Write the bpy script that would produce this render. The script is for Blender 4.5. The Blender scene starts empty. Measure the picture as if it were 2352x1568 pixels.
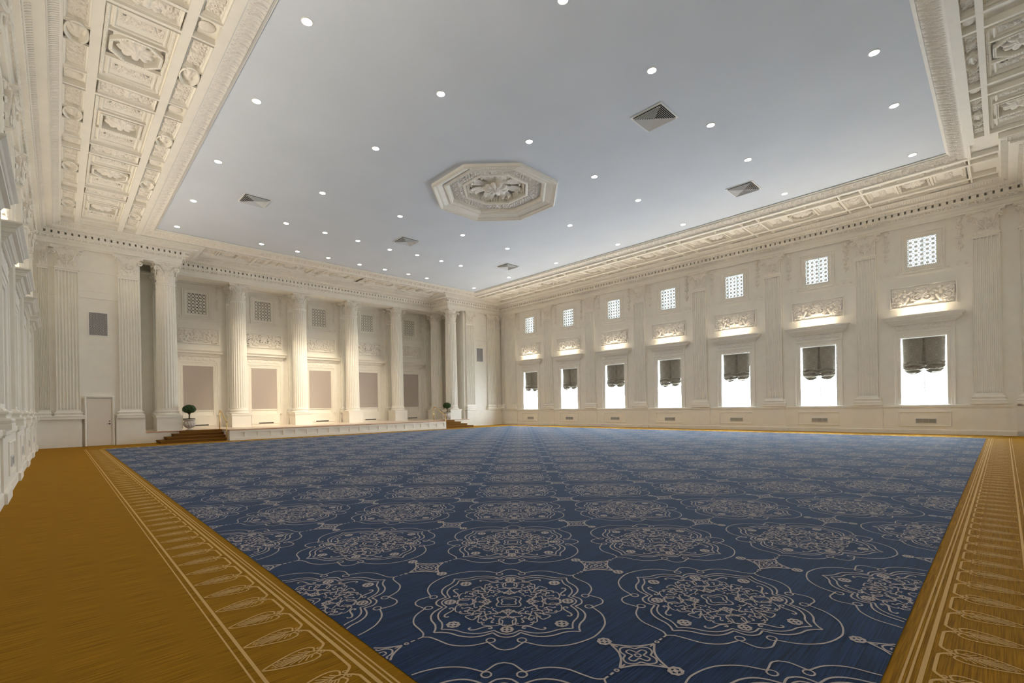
import bpy, math, random
import numpy as np
from mathutils import Vector, Matrix, Euler

# ------------------------------------------------------------------ camera, world, exposure
C = bpy.context.scene.collection
SC = bpy.context.scene
PI = math.pi
F, CY = 1085.6, 932.73
YAW, ROLL = math.radians(136.1624), math.radians(-1.00784)
CAM = Vector((28.2277, -25.9482, 1.45))
fw = Vector((math.cos(YAW), math.sin(YAW), 0))
rt = fw.cross(Vector((0, 0, 1))).normalized()
up = rt.cross(fw)
c_, s_ = math.cos(ROLL), math.sin(ROLL)
r2, u2 = c_*rt + s_*up, -s_*rt + c_*up
cd = bpy.data.cameras.new('camera')
cam = bpy.data.objects.new('camera', cd)
C.objects.link(cam)
m = Matrix((r2, u2, -fw)).transposed().to_4x4()
m.translation = CAM
cam.matrix_world = m
cd.sensor_width = 36
cd.lens = F/2352*36
cd.shift_y = (CY-784)/2352
cd.clip_start = .05
SC.camera = cam

w = bpy.data.worlds.new('world'); SC.world = w
w.use_nodes = True
bg = w.node_tree.nodes['Background']
bg.inputs[0].default_value = (.80, .91, 1, 1)
bg.inputs[1].default_value = 34.0

UPLIGHT_W, FILL_BEAM_W, DOWN_W, STAGE_W = 6.5, 29, 34, 680
SC.view_settings.view_transform = 'Standard'
SC.view_settings.look = 'None'
SC.view_settings.exposure = 0.76
SC.view_settings.gamma = 1
SC.view_settings.use_curve_mapping = False
SC.cycles.max_bounces = 10
SC.cycles.diffuse_bounces = 7
SC.cycles.transparent_max_bounces = 8
SC.cycles.sample_clamp_indirect = 6

L, W = 29.05, 26.63
ZS, ZC = 9.6, 9.85          # soffit and ceiling heights
BAYX = [1.2866+3.789*(k+.5) for k in range(7)]
PILX = [1.2866+3.789*k for k in range(8)]
COLY = [-4.5-3.46*k for k in range(6)]
BAYY = [-13.22+3.47*(k-2) for k in range(5)]     # stage back bays
STZ = .545

# ------------------------------------------------------------------ materials
def mat(name, col, rough=.6, metal=0, spec=.4, noise=None, bump=None, emis=None):
    m = bpy.data.materials.new(name); m.use_nodes = True
    nt = m.node_tree; b = nt.nodes['Principled BSDF']
    b.inputs['Base Color'].default_value = (*col, 1)
    b.inputs['Roughness'].default_value = rough
    b.inputs['Metallic'].default_value = metal
    b.inputs['Specular IOR Level'].default_value = spec
    tc = nt.nodes.new('ShaderNodeTexCoord')
    if noise:
        sc, amt, stretch = noise
        mp = nt.nodes.new('ShaderNodeMapping'); mp.inputs['Scale'].default_value = stretch
        nz = nt.nodes.new('ShaderNodeTexNoise'); nz.inputs['Scale'].default_value = sc; nz.inputs['Detail'].default_value = 4
        mx = nt.nodes.new('ShaderNodeMix'); mx.data_type = 'RGBA'
        mx.inputs[6].default_value = (*[c*(1-amt) for c in col], 1)
        mx.inputs[7].default_value = (*[min(1, c*(1+amt)) for c in col], 1)
        nt.links.new(tc.outputs['Object'], mp.inputs[0]); nt.links.new(mp.outputs[0], nz.inputs[0])
        mr = nt.nodes.new('ShaderNodeMapRange'); mr.inputs['From Min'].default_value = .34; mr.inputs['From Max'].default_value = .66
        nt.links.new(nz.outputs[0], mr.inputs[0]); nt.links.new(mr.outputs[0], mx.inputs[0]); nt.links.new(mx.outputs[2], b.inputs['Base Color'])
    if bump:
        sc, st, dist = bump
        nz2 = nt.nodes.new('ShaderNodeTexNoise'); nz2.inputs['Scale'].default_value = sc
        bp = nt.nodes.new('ShaderNodeBump'); bp.inputs['Strength'].default_value = st; bp.inputs['Distance'].default_value = dist
        nt.links.new(tc.outputs['Object'], nz2.inputs[0]); nt.links.new(nz2.outputs[0], bp.inputs['Height'])
        nt.links.new(bp.outputs[0], b.inputs['Normal'])
    if emis:
        b.inputs['Emission Color'].default_value = (*emis[0], 1); b.inputs['Emission Strength'].default_value = emis[1]
    return m

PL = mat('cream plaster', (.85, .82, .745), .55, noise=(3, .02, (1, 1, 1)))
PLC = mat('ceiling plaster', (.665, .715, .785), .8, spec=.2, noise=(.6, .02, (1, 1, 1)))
ORN = mat('ornament plaster', (.85, .81, .735), .6, noise=(14, .05, (1, 1, 1)), bump=(55, .35, .01))
FAB = mat('taupe wall fabric', (.47, .415, .375), .9, spec=.1, noise=(60, .07, (1, 1, 1)), bump=(260, .3, .002))
GOLD = mat('gold carpet', (.33, .165, .008), .92, spec=.12, noise=(150, .34, (1, .02, 1)), bump=(300, .6, .004))
BLUE = mat('blue carpet', (.008, .026, .088), .9, spec=.2, noise=(150, .6, (1, .02, 1)), bump=(300, .6, .004))
CRM = mat('cream carpet yarn', (.54, .48, .475), .95, spec=.1, bump=(400, .6, .004))
CRG = mat('pale gold carpet yarn', (.72, .48, .20), .95, spec=.1, bump=(400, .6, .004))
STEP = mat('brown stair carpet', (.20, .095, .022), .95, spec=.1, noise=(50, .2, (1, 1, 1)), bump=(300, .6, .004))
DECK = mat('pale stage floor', (.78, .66, .55), .35, noise=(5, .05, (1, 1, 1)))
NOSE = mat('wooden edge', (.52, .27, .15), .4, noise=(8, .15, (1, .1, 1)))
BRASS = mat('brass', (.85, .62, .25), .22, metal=1)
DARK = mat('dark void', (.02, .018, .016), .9)  # near-black colour stands in for the shade inside slots and grilles
GREYM = mat('grey metal', (.66, .66, .65), .5, metal=.1)
LOUV = mat('louvre paint', (.80, .81, .82), .5)
BLK = mat('black metal', (.03, .028, .026), .35, metal=.6)
DOORM = mat('door paint', (.80, .74, .66), .4)
LEAF = mat('green leaf', (.035, .085, .022), .5, noise=(9, .5, (1, 1, 1)))
BARK = mat('bark', (.16, .10, .06), .9, noise=(20, .3, (1, 1, .3)))
SOIL = mat('dark moss', (.035, .04, .018), .95)
URN = mat('urn stone', (.66, .60, .54), .6, noise=(12, .08, (1, 1, 1)))
LAMP = mat('lamp lens', (1, 1, 1), .5, emis=((1, .93, .82), 14))
WTRIM = mat('white lamp trim', (.85, .85, .84), .4)
SASH = mat('white window sash', (.82, .84, .86), .45)
OUTL = mat('white outlet plate', (.86, .85, .82), .3)

def glassmat(tint=(.95, .97, .97), name='window glass'):
    m = bpy.data.materials.new(name); m.use_nodes = True
    nt = m.node_tree; nt.nodes.clear()
    o = nt.nodes.new('ShaderNodeOutputMaterial'); t = nt.nodes.new('ShaderNodeBsdfTransparent')
    g = nt.nodes.new('ShaderNodeBsdfGlossy'); g.inputs['Roughness'].default_value = .05
    x = nt.nodes.new('ShaderNodeMixShader'); x.inputs[0].default_value = .06
    t.inputs[0].default_value = (*tint, 1)
    nt.links.new(t.outputs[0], x.inputs[1]); nt.links.new(g.outputs[0], x.inputs[2]); nt.links.new(x.outputs[0], o.inputs[0])
    return m
GLASS = glassmat()
GLASS2 = glassmat((.055, .06, .065), 'light-dimming clerestory glass')  # dark tint added to dim the sky so the lattice bars stay visible

def damask():
    m = bpy.data.materials.new('taupe damask'); m.use_nodes = True
    nt = m.node_tree; b = nt.nodes['Principled BSDF']; b.inputs['Roughness'].default_value = .55
    tc = nt.nodes.new('ShaderNodeTexCoord'); sep = nt.nodes.new('ShaderNodeSeparateXYZ')
    nt.links.new(tc.outputs['Object'], sep.inputs[0])
    def M(op, a, bb=None):
        n = nt.nodes.new('ShaderNodeMath'); n.operation = op
        for i, v in enumerate((a, bb)):
            if v is None: continue
            if isinstance(v, (int, float)): n.inputs[i].default_value = v
            else: nt.links.new(v, n.inputs[i])
        return n.outputs[0]
    sx = M('MULTIPLY', sep.outputs[0], 2*PI/.40); sz = M('MULTIPLY', sep.outputs[2], 2*PI/.52)
    v = M('ADD', M('COSINE', sx), M('COSINE', sz))            # ogee lattice: zero contour and inner ring
    line = M('LESS_THAN', M('ABSOLUTE', v), .16)
    ring = M('LESS_THAN', M('ABSOLUTE', M('SUBTRACT', M('ABSOLUTE', v), 1.0)), .16)
    f = M('MAXIMUM', line, ring)
    mx = nt.nodes.new('ShaderNodeMix'); mx.data_type = 'RGBA'
    mx.inputs[6].default_value = (.24, .218, .178, 1); mx.inputs[7].default_value = (.305, .28, .23, 1)
    nt.links.new(f, mx.inputs[0]); nt.links.new(mx.outputs[2], b.inputs['Base Color'])
    return m
for m_ in (BLUE, CRM):
    pb = m_.node_tree.nodes['Principled BSDF']; pb.inputs['Sheen Weight'].default_value = .22; pb.inputs['Sheen Roughness'].default_value = .35; pb.inputs['Sheen Tint'].default_value = (.55, .75, 1, 1)
DAM = damask()

# ------------------------------------------------------------------ mesh helpers
class MB:
    def __init__(s): s.v = []; s.f = []
    def add(s, v, f):
        o = len(s.v); s.v += [tuple(p) for p in v]; s.f += [tuple(i+o for i in q) for q in f]; return s
    def box(s, x0, x1, y0, y1, z0, z1):
        return s.add([(x0, y0, z0), (x1, y0, z0), (x1, y1, z0), (x0, y1, z0), (x0, y0, z1), (x1, y0, z1), (x1, y1, z1), (x0, y1, z1)],
                     [(0, 3, 2, 1), (4, 5, 6, 7), (0, 1, 5, 4), (1, 2, 6, 5), (2, 3, 7, 6), (3, 0, 4, 7)])
    def tube(s, pts, r, n=8, cap=True):
        pts = [Vector(p) for p in pts]; N = len(pts)
        rs = r if isinstance(r, (list, tuple)) else [r]*N
        v = []; nrm = None
        for i, p in enumerate(pts):
            t = (pts[min(i+1, N-1)]-pts[max(i-1, 0)]).normalized()
            if nrm is None:
                a = Vector((0, 0, 1)) if abs(t.z) < .9 else Vector((1, 0, 0))
                nrm = t.cross(a).normalized()
            else:
                nrm = (nrm-t*nrm.dot(t)).normalized()
            bn = t.cross(nrm)
            for j in range(n):
                a = 2*PI*j/n
                v.append(p+(nrm*math.cos(a)+bn*math.sin(a))*rs[i])
        f = [(i*n+j, i*n+(j+1) % n, (i+1)*n+(j+1) % n, (i+1)*n+j) for i in range(N-1) for j in range(n)]
        if cap: f += [tuple(reversed(range(n))), tuple(range((N-1)*n, N*n))]
        return s.add(v, f)
    def lathe(s, prof, n=24, c=(0, 0, 0), mod=None):
        v = []
        for (r, z) in prof:
            for j in range(n):
                a = 2*PI*j/n
                rr = r*(mod(a, z) if mod else 1)
                v.append((c[0]+rr*math.cos(a), c[1]+rr*math.sin(a), c[2]+z))
        f = [(i*n+j, i*n+(j+1) % n, (i+1)*n+(j+1) % n, (i+1)*n+j) for i in range(len(prof)-1) for j in range(n)]
        f += [tuple(reversed(range(n))), tuple(range((len(prof)-1)*n, len(prof)*n))]
        return s.add(v, f)
    def sweep_box(s, prof, hw, yf, yw=0, cap=True):
        """profile (d,z) swept round the three free sides of a block against a wall"""
        v = []
        for d, z in prof: v += [(-hw-d, yw, z), (-hw-d, yf-d, z), (hw+d, yf-d, z), (hw+d, yw, z)]
        f = [(i*4+j, i*4+j+1, i*4+j+5, i*4+j+4) for i in range(len(prof)-1) for j in range(3)]
        if cap: n = len(prof)-1; f += [(3, 2, 1, 0), (n*4, n*4+1, n*4+2, n*4+3)]
        return s.add(v, f)
    def sweep_path(s, path, prof, closed=False):
        """path of plan points; profile (d,z), d measured to the left of travel, mitred"""
        P = [Vector((p[0], p[1])) for p in path]; N = len(P); off = []
        for i in range(N):
            ns = []
            if closed or i > 0: t = (P[i]-P[i-1]).normalized(); ns.append(Vector((-t.y, t.x)))
            if closed or i < N-1: t = (P[(i+1) % N]-P[i]).normalized(); ns.append(Vector((-t.y, t.x)))
            if len(ns) == 2:
                b = (ns[0]+ns[1]); b = b/(1+ns[0].dot(ns[1])); off.append(b)
            else: off.append(ns[0])
        k = len(prof); v = []
        for i in range(N):
            for d, z in prof: v.append((P[i].x+off[i].x*d, P[i].y+off[i].y*d, z))
        R = N if closed else N-1
        f = [(i*k+j, ((i+1) % N)*k+j, ((i+1) % N)*k+j+1, i*k+j+1) for i in range(R) for j in range(k-1)]
        return s.add(v, f)
    def frame(s, x0, x1, z0, z1, prof):
        """picture-frame moulding in the xz plane, facing -y; prof (inset, out)"""
        v = []
        for a, o in prof: v += [(x0+a, -o, z0+a), (x1-a, -o, z0+a), (x1-a, -o, z1-a), (x0+a, -o, z1-a)]
        f = [(i*4+j, i*4+(j+1) % 4, i*4+4+(j+1) % 4, i*4+4+j) for i in range(len(prof)-1) for j in range(4)]
        return s.add(v, f)
    def mesh(s, name, mt, smooth=False):
        me = bpy.data.meshes.new(name); me.from_pydata(s.v, [], s.f); me.materials.append(mt)
        if smooth: me.polygons.foreach_set('use_smooth', [True]*len(me.polygons))
        me.update(); return me
    def build(s, name, mt, parent=None, smooth=False, loc=None, rz=None):
        o = bpy.data.objects.new(name, s.mesh(name, mt, smooth)); C.objects.link(o)
        if parent: o.parent = parent
        if loc is not None: o.location = loc
        if rz is not None: o.rotation_euler.z = rz
        return o

def obj(name, me, parent=None, loc=None, rot=None):
    o = bpy.data.objects.new(name, me); C.objects.link(o)
    if parent: o.parent = parent
    if loc is not None: o.location = loc
    if rot is not None: o.rotation_euler = rot
    return o
def tag(o, label, cat, group=None, kind='thing'):
    o['label'] = label; o['category'] = cat; o['kind'] = kind
    if group: o['group'] = group
    return o
def thing(name, label, cat, loc=(0, 0, 0), rz=0, group=None):
    o = bpy.data.objects.new(name, None); C.objects.link(o); o.empty_display_size = .1
    o.location = loc; o.rotation_euler = (0, 0, rz); return tag(o, label, cat, group)
def struct(o): o['kind'] = 'structure'; return o
def sgroup(name, loc=(0, 0, 0), rz=0):
    o = bpy.data.objects.new(name, None); C.objects.link(o); o.location = loc; o.rotation_euler = (0, 0, rz); return struct(o)
def copy_tree(o, parent=None):
    c = o.copy(); C.objects.link(c); c.parent = parent
    for ch in list(o.children): copy_tree(ch, c)
    return c
ORD = ['first', 'second', 'third', 'fourth', 'fifth', 'sixth', 'seventh', 'eighth']

def wall_holes(x0, x1, z0, z1, holes, yf=0, yb=.5):
    xs = sorted({x0, x1, *[h[0] for h in holes], *[h[1] for h in holes]})
    zs = sorted({z0, z1, *[h[2] for h in holes], *[h[3] for h in holes]})
    b = MB()
    for i in range(len(xs)-1):
        for j in range(len(zs)-1):
            cx, cz = (xs[i]+xs[i+1])/2, (zs[j]+zs[j+1])/2
            if any(h[0] < cx < h[1] and h[2] < cz < h[3] for h in holes): continue
            b.add([(xs[i], yf, zs[j]), (xs[i+1], yf, zs[j]), (xs[i+1], yf, zs[j+1]), (xs[i], yf, zs[j+1])], [(0, 1, 2, 3)])
            b.add([(xs[i], yb, zs[j]), (xs[i+1], yb, zs[j]), (xs[i+1], yb, zs[j+1]), (xs[i], yb, zs[j+1])], [(3, 2, 1, 0)])
    for a, c, d, e in holes:
        b.add([(a, yf, d), (a, yf, e), (c, yf, e), (c, yf, d), (a, yb, d), (a, yb, e), (c, yb, e), (c, yb, d)],
              [(0, 4, 5, 1), (1, 5, 6, 2), (2, 6, 7, 3), (3, 7, 4, 0)])
    return b

# ---- spirals and low relief as real height fields
def spiral(cx, cz, r, turns, a0, sgn=1, n=26, shrink=.12):
    t = np.linspace(0, 1, n)
    rr = r*(1-t*(1-shrink)); a = a0+sgn*t*turns*2*PI
    return np.stack([cx+rr*np.cos(a), cz+rr*np.sin(a)], 1)
def scroll_curves(w, h, n, seed=0, mirror=True, fill=0):
    """rinceau: alternating scrolls on a waving stem, mirrored about the middle"""
    rnd = random.Random(seed); cs = []; half = w/2
    p = half/n; R = min(h*.36, p*.52)
    for i in range(n):
        cx = p*(i+.5); sg = 1 if i % 2 == 0 else -1
        cz = -sg*h*.06
        cs.append((spiral(cx, cz, R, 1.6, PI*(1 if sg > 0 else 1), sg), R*.20))
        cs.append((spiral(cx+R*.8, cz+sg*R*.9, R*.42, 1.1, PI+sg*.6, -sg, 16), R*.13))
        cs.append((spiral(cx-R*.8, cz-sg*R*.9, R*.36, 1.0, -sg*.6, sg, 16), R*.12))
        for k in range(5):
            a = rnd.uniform(0, 2*PI)
            e = np.array([[cx+R*math.cos(a), cz+R*math.sin(a)], [cx+1.35*R*math.cos(a+.35), cz+1.35*R*math.sin(a+.35)]])
            cs.append((e, R*.15))
        cs.append((np.array([[cx, cz], [cx+.001, cz]]), R*.32))
    for k in range(fill):       # little curling leaves between the scrolls
        x, z, a = rnd.uniform(.02, half-.03), rnd.uniform(-h*.42, h*.42), rnd.uniform(0, 2*PI); l = h*rnd.uniform(.08, .15); bnd = rnd.choice((-1.2, 1.2))
        cs.append((np.array([[x+l*t*math.cos(a+bnd*t), z+l*t*math.sin(a+bnd*t)] for t in (-1, -.5, 0, .5, 1)]), h*rnd.uniform(.030, .050)))
    if mirror: cs += [(c*np.array([-1, 1]), r) for c, r in cs]
    return cs
def dense(c, step):
    out = []
    for a, b in zip(c[:-1], c[1:]):
        k = max(1, int(np.linalg.norm(b-a)/step)); t = np.linspace(0, 1, k, endpoint=False)[:, None]
        out.append(a+(b-a)*t)
    out.append(c[-1:]); return np.concatenate(out)
def relief_h(X, Z, cs, depth):
    H = np.zeros(X.shape)
    for c, r in cs:
        d2 = np.full(X.shape, 1e9)
        for p in dense(c, r*.6): d2 = np.minimum(d2, (X-p[0])**2+(Z-p[1])**2)
        q = d2/(r*r)
        H = np.maximum(H, np.where(q < 1, depth*np.sqrt(np.clip(1-q, 0, 1))*min(1, r/.05+.25), 0))
    return H
def relief_mesh(name, w, h, cs, depth=.05, res=.018, mask=None):
    nx, nz = max(8, int(w/res)), max(6, int(h/res))
    x = np.linspace(-w/2, w/2, nx); z = np.linspace(-h/2, h/2, nz); X, Z = np.meshgrid(x, z)
    H = relief_h(X, Z, cs, depth)
    if mask is not None: H = np.where(mask(X, Z), H, 0)
    v = np.stack([X, -H, Z], -1).reshape(-1, 3)
    i = np.arange((nx-1)*(nz-1)); a = (i//(nx-1))*nx+i % (nx-1)
    f = np.stack([a, a+1, a+nx+1, a+nx], 1)
    me = bpy.data.meshes.new(name); me.from_pydata(v.tolist(), [], f.tolist()); me.materials.append(ORN)
    me.polygons.foreach_set('use_smooth', [True]*len(me.polygons)); me.update(); return me
def blob(cx, cz, a, b, ang=0):
    c, s = math.cos(ang), math.sin(ang); k = a-b
    return (np.array([[cx-c*k, cz-s*k], [cx+c*k, cz+s*k]]), b)

# figure panel: winged figures and scrolls
figs = scroll_curves(2.0, .80, 3, 3, fill=46)
figs = [f for f in figs if not (.38 < abs(f[0][:, 0].mean()) < .72)]
for sg in (-1, 1):
    figs += [blob(sg*.56, .27, .075, .07), blob(sg*.57, .10, .14, .085, PI/2), blob(sg*.50, -.12, .16, .075, PI/2+sg*.4),
             blob(sg*.62, -.18, .15, .06, PI/2-sg*.5), blob(sg*.42, .14, .12, .035, sg*-.5), blob(sg*.75, .22, .15, .06, sg*.5), blob(sg*.80, .14, .13, .05, sg*.2),
             blob(sg*.40, -.30, .12, .05, 0)]
figs += [blob(0, -.05, .16, .08, PI/2), blob(0, .2, .08, .06), blob(.12, .1, .09, .05, .6), blob(-.12, .1, .09, .05, -.6), blob(.13, -.2, .1, .07), blob(-.13, -.2, .1, .07), blob(0, .33, .2, .03)]
M_FIG = relief_mesh('relief_figures', 2.0, .79, figs, .085, .015)
M_FRIEZE = relief_mesh('relief_frieze', 1.85, .24, scroll_curves(1.8, .22, 5, 5, fill=40), .05, .018)
M_SQ = relief_mesh('relief_acanthus', 1.12, .34, scroll_curves(1.08, .36, 3, 7, fill=40)+[blob(0, 0, .16, .05, PI/2)], .095, .014)
M_BAND = relief_mesh('relief_band', 1.10, .50, scroll_curves(1.06, .52, 3, 9, fill=40)+[blob(0, 0, .2, .07, PI/2)], .10, .016)
M_SIDE = relief_mesh('relief_side', .92, .26, scroll_curves(.9, .27, 3, 11, fill=36), .09, .014)
def ovalmask(X, Z): return (X/.33)**2+(Z/.15)**2 < 1
M_OVAL = relief_mesh('relief_oval', .66, .32, [blob(0, .0, .2, .06), blob(.17, .05, .07, .05), blob(-.14, -.03, .12, .04, .5), blob(0, -.07, .2, .03, -.2), blob(.05, .09, .12, .025, .3)], .06, .02, ovalmask)

# drop of flowers hung from a lion mask
def flower(b, c, r, n=8, depth=.03, up=(0, -1, 0), h=.4):
    """rosette facing -y at c"""
    x, y, z = c; v = [(x, y-depth*1.2, z)]; m_ = n*4
    for ring, (rr, d) in enumerate(((.18, 1.3), (.34, .7), (.62, 1.0), (.9, .75), (1, .25))):
        for j in range(m_):
            a = 2*PI*j/m_; lob = (1-.30*abs(math.cos(n*a/2))**4) if ring > 1 else 1
            cr = (1-.45*abs(math.cos(n*a/2))**6) if ring > 0 else 1
            v.append((x+r*rr*lob*math.cos(a), y-depth*d*cr, z+r*rr*lob*math.sin(a)))
    f = [(0, 1+(j+1) % m_, 1+j) for j in range(m_)]
    for k in range(4):
        f += [(1+k*m_+j, 1+k*m_+(j+1) % m_, 1+(k+1)*m_+(j+1) % m_, 1+(k+1)*m_+j) for j in range(m_)]
    b.add(v, f)
def ball(b, c, r, sx=1, sy=1, sz=1, n=10, k=6):
    v = []; f = []
    for i in range(k+1):
        t = PI*i/k
        for j in range(n):
            a = 2*PI*j/n; v.append((c[0]+r*sx*math.sin(t)*math.cos(a), c[1]+r*sy*math.sin(t)*math.sin(a), c[2]+r*sz*math.cos(t)))
    f = [(i*n+j, i*n+(j+1) % n, (i+1)*n+(j+1) % n, (i+1)*n+j) for i in range(k) for j in range(n)]
    b.add(v, f)

b = MB(); ball(b, (0, -.05, -.10), .085, 1, .8, 1.15); ball(b, (0, -.12, -.15), .045, 1.1, .8, .8); b.box(-.1, .1, -.06, 0, -.03, 0)
for sx in (-1, 1): ball(b, (sx*.08, -.04, -.04), .03); ball(b, (sx*.035, -.11, -.08), .02)
M_MASK = b.mesh('lion_mask', ORN, True)
b = MB(); rr = random.Random(4)
b.tube([(0, -.02, -.2), (0, -.03, -1.38)], .02, 6)
for z in (-.42, -.78, -1.18):
    for k in range(9):
        a = rr.uniform(0, 2*PI); ball(b, (.085*math.cos(a), -.03, z+.07*math.sin(a)), .038, 1.2, .7, .9, 6, 4)
    flower(b, (0, -.05, z), .085, 6, .045)
for z in (-.28, -.60, -.98):
    for k in range(5): ball(b, (rr.uniform(-.06, .06), -.02, z+rr.uniform(-.05, .05)), .035, 1, .7, 1.3, 6, 4)
M_DROP = b.mesh('flower_drop', ORN, True)

# ------------------------------------------------------------------ pilaster (origin at wall face, z = dado top)
BASEP = [(.13, 0), (.13, .085), (.115, .09), (.13, .11), (.135, .14), (.12, .17), (.07, .18), (.06, .21), (.075, .245), (.095, .25), (.10, .275), (.085, .30), (.04, .305), (.03, .33), (.0, .355)]
def leafsheet(b, cx, y0, z0, wd, h, out, yaw=0, center=(0, 0)):
    """acanthus leaf rising from (cx,y0,z0), tip curling outward (-y)"""
    n, k = 9, 6; v = []
    ca, sa = math.cos(yaw), math.sin(yaw)
    for i in range(n+1):
        t = i/n; z = h*math.sin(min(t*1.15, 1.0)*PI/2) - (max(0, t-.85)/.15)*h*.12
        y = -out*(t**3)-.012
        for j in range(k+1):
            u = (j/k-.5)*2
            ww = wd*(math.sin(PI*(.18+.74*t))**.7)*(1+.10*math.cos(t*26))
            px, py, pz = cx+u*ww/2, y0+y-.018*(1-u*u)-.01*abs(math.cos(u*5)), z0+z
            px -= center[0]; py -= center[1]
            v.append((center[0]+px*ca-py*sa, center[1]+px*sa+py*ca, pz))
    f = [(i*(k+1)+j, i*(k+1)+j+1, (i+1)*(k+1)+j+1, (i+1)*(k+1)+j) for i in range(n) for j in range(k)]
    b.add(v, f)
def pil_shaft(z0, z1, hw=.385, yf=-.12, nf=7):
    fwid = .076; fil = (2*hw-nf*fwid)/(nf+1)
    sec = [(-hw, 0), (-hw, yf)]; fl = []
    x = -hw
    for i in range(nf):
        x += fil; a = [(x+fwid/2-fwid/2*math.cos(t*PI/5), yf+.044*math.sin(t*PI/5)) for t in range(6)]
        fl.append((len(sec), len(sec)+5)); sec += a; x += fwid
    sec += [(hw, yf), (hw, 0)]
    b = MB(); n = len(sec)
    b.add([(p[0], p[1], z) for z in (z0+.07, z1-.07) for p in sec], [(i, i+1, n+i+1, n+i) for i in range(n-1)])
    for (i0, i1) in fl:
        b.add([(sec[i][0], sec[i][1], z0+.07) for i in range(i0, i1+1)], [tuple(range(6))])
        b.add([(sec[i][0], sec[i][1], z1-.07) for i in range(i0, i1+1)], [tuple(reversed(range(6)))])
    b.box(-hw, hw, yf, 0, z0, z0+.07); b.box(-hw, hw, yf, 0, z1-.07, z1)
    b.sweep_box([(0, z1), (.03, z1+.01), (.035, z1+.04), (.015, z1+.055), (.0, z1+.08)], hw, yf)
    return b
def lyre(b, sg, y=-.13, s=1):
    P = [(.05, .16), (.08, .24), (.15, .30), (.21, .38), (.24, .48), (.27, .60), (.33, .68), (.40, .71)]
    c = (.42, .62); pts = [(sg*p[0], y-.01-.05*(p[0]/.4)**2, p[1]) for p in P]
    for k in range(1, 18):
        a = PI/2+.2-k*.5; r = .095*(1-k/21); pts.append((sg*(c[0]+r*math.cos(a)), y-.06-.003*k, c[1]+r*math.sin(a)))
    b.tube(pts, [.022]*4+[.026]*(len(pts)-4), 6)
    pts = []
    for k in range(14):
        a = -PI/2+k*.5; r = .085*(1-k/17); pts.append((sg*(.13+r*math.cos(a)*1.0), y-.015, .47+r*math.sin(a)))
    b.tube(pts, .018, 5)
    pts = []
    for k in range(14):
        a = PI/2-k*.5; r = .07*(1-k/17); pts.append((sg*(.10+r*math.cos(a)), y-.015, .27+r*math.sin(a)))
    b.tube(pts, .016, 5)
def abacus(b, hw, yf, z0):
    pl = []
    for i in range(9):
        t = -1+i/4; pl.append((t*hw, yf+.09*(1-t*t)))
    pl = [(-hw-.015, yf+.07)]+pl+[(hw+.015, yf+.07)]
    ring = [(-hw-.015, 0)]+pl+[(hw+.015, 0)]; n = len(ring); v = []
    for d, z in ((-.03, z0), (-.03, z0+.03), (0, z0+.05), (0, z0+.10)): v += [(p[0]*(1+d/hw), p[1]-d if i not in (0, n-1) else 0, z) for i, p in enumerate(ring)]
    f = [(k*n+i, k*n+i+1, (k+1)*n+i+1, (k+1)*n+i) for k in range(3) for i in range(n-1)]
    f += [tuple(range(3*n, 4*n)), tuple(reversed(range(n)))]
    b.add(v, f)
def make_pilaster_meshes():
    b = MB(); b.sweep_box(BASEP, .385, -.12); mb_ = b.mesh('base', PL)
    ms = pil_shaft(.355, 6.53).mesh('shaft', PL)
    b = MB(); v = []
    prof = [(.36, -.11, 6.61), (.355, -.105, 6.8), (.36, -.11, 7.1), (.39, -.13, 7.3), (.42, -.15, 7.41)]
    for hw, y, z in prof: v += [(-hw, 0, z), (-hw, y, z), (hw, y, z), (hw, 0, z)]
    b.add(v, [(i*4+j, i*4+j+1, i*4+j+5, i*4+j+4) for i in range(4) for j in range(3)])
    for cx in (-.25, 0, .25):
        b.tube([(cx, -.115, 6.62), (cx, -.125, 6.78)], .014, 5)
        leafsheet(b, cx, -.10, 6.74, .15, .17, .035)
    for cx in (-.13, .13): leafsheet(b, cx, -.10, 6.80, .13, .16, .03)
    leafsheet(b, 0, -.10, 6.95, .12, .26, .04)
    abacus(b, .54, -.27, 7.41)
    mc = b.mesh('capital', ORN, False)
    vs = []
    for sg in (-1, 1):
        b = MB(); lyre(b, sg); b.v = [(x, y, z+6.61) for x, y, z in b.v]; vs.append(b.mesh('volute', ORN, True))
    b = MB(); flower(b, (0, -.19, 7.44), .085, 6, .05); mf = b.mesh('abacus_flower', ORN, True)
    return mb_, ms, mc, vs, mf
PM = make_pilaster_meshes()
b = MB()
b.box(-.53, .53, -.155, 0, -1.22, -.0); PEDM = b.mesh('pedestal', PL)
b = MB(); b.sweep_box([(.075, 0), (.075, .17), (.055, .19), (.03, .195), (.03, 1.075), (.055, 1.08), (.055, 1.10), (.07, 1.12), (.07, 1.19), (.05, 1.218)], .50, -.12)
b.v = [(x, y, z-1.22) for x, y, z in b.v]; PEDS = b.mesh('pedestal', PL)
def pilaster(loc, rz, label, group, ped=True, scale_x=1, pm=None):
    t = thing('pilaster', label, 'pilaster', loc, rz, group)
    t.scale.x = scale_x
    obj('base', PM[0], t); obj('shaft', PM[1], t); cp = obj('capital', PM[2], t)
    for v in PM[3]: obj('volute', v, cp)
    obj('flower', PM[4], cp)
    if ped: obj('pedestal', pm or PEDM, t)
    return t

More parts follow.
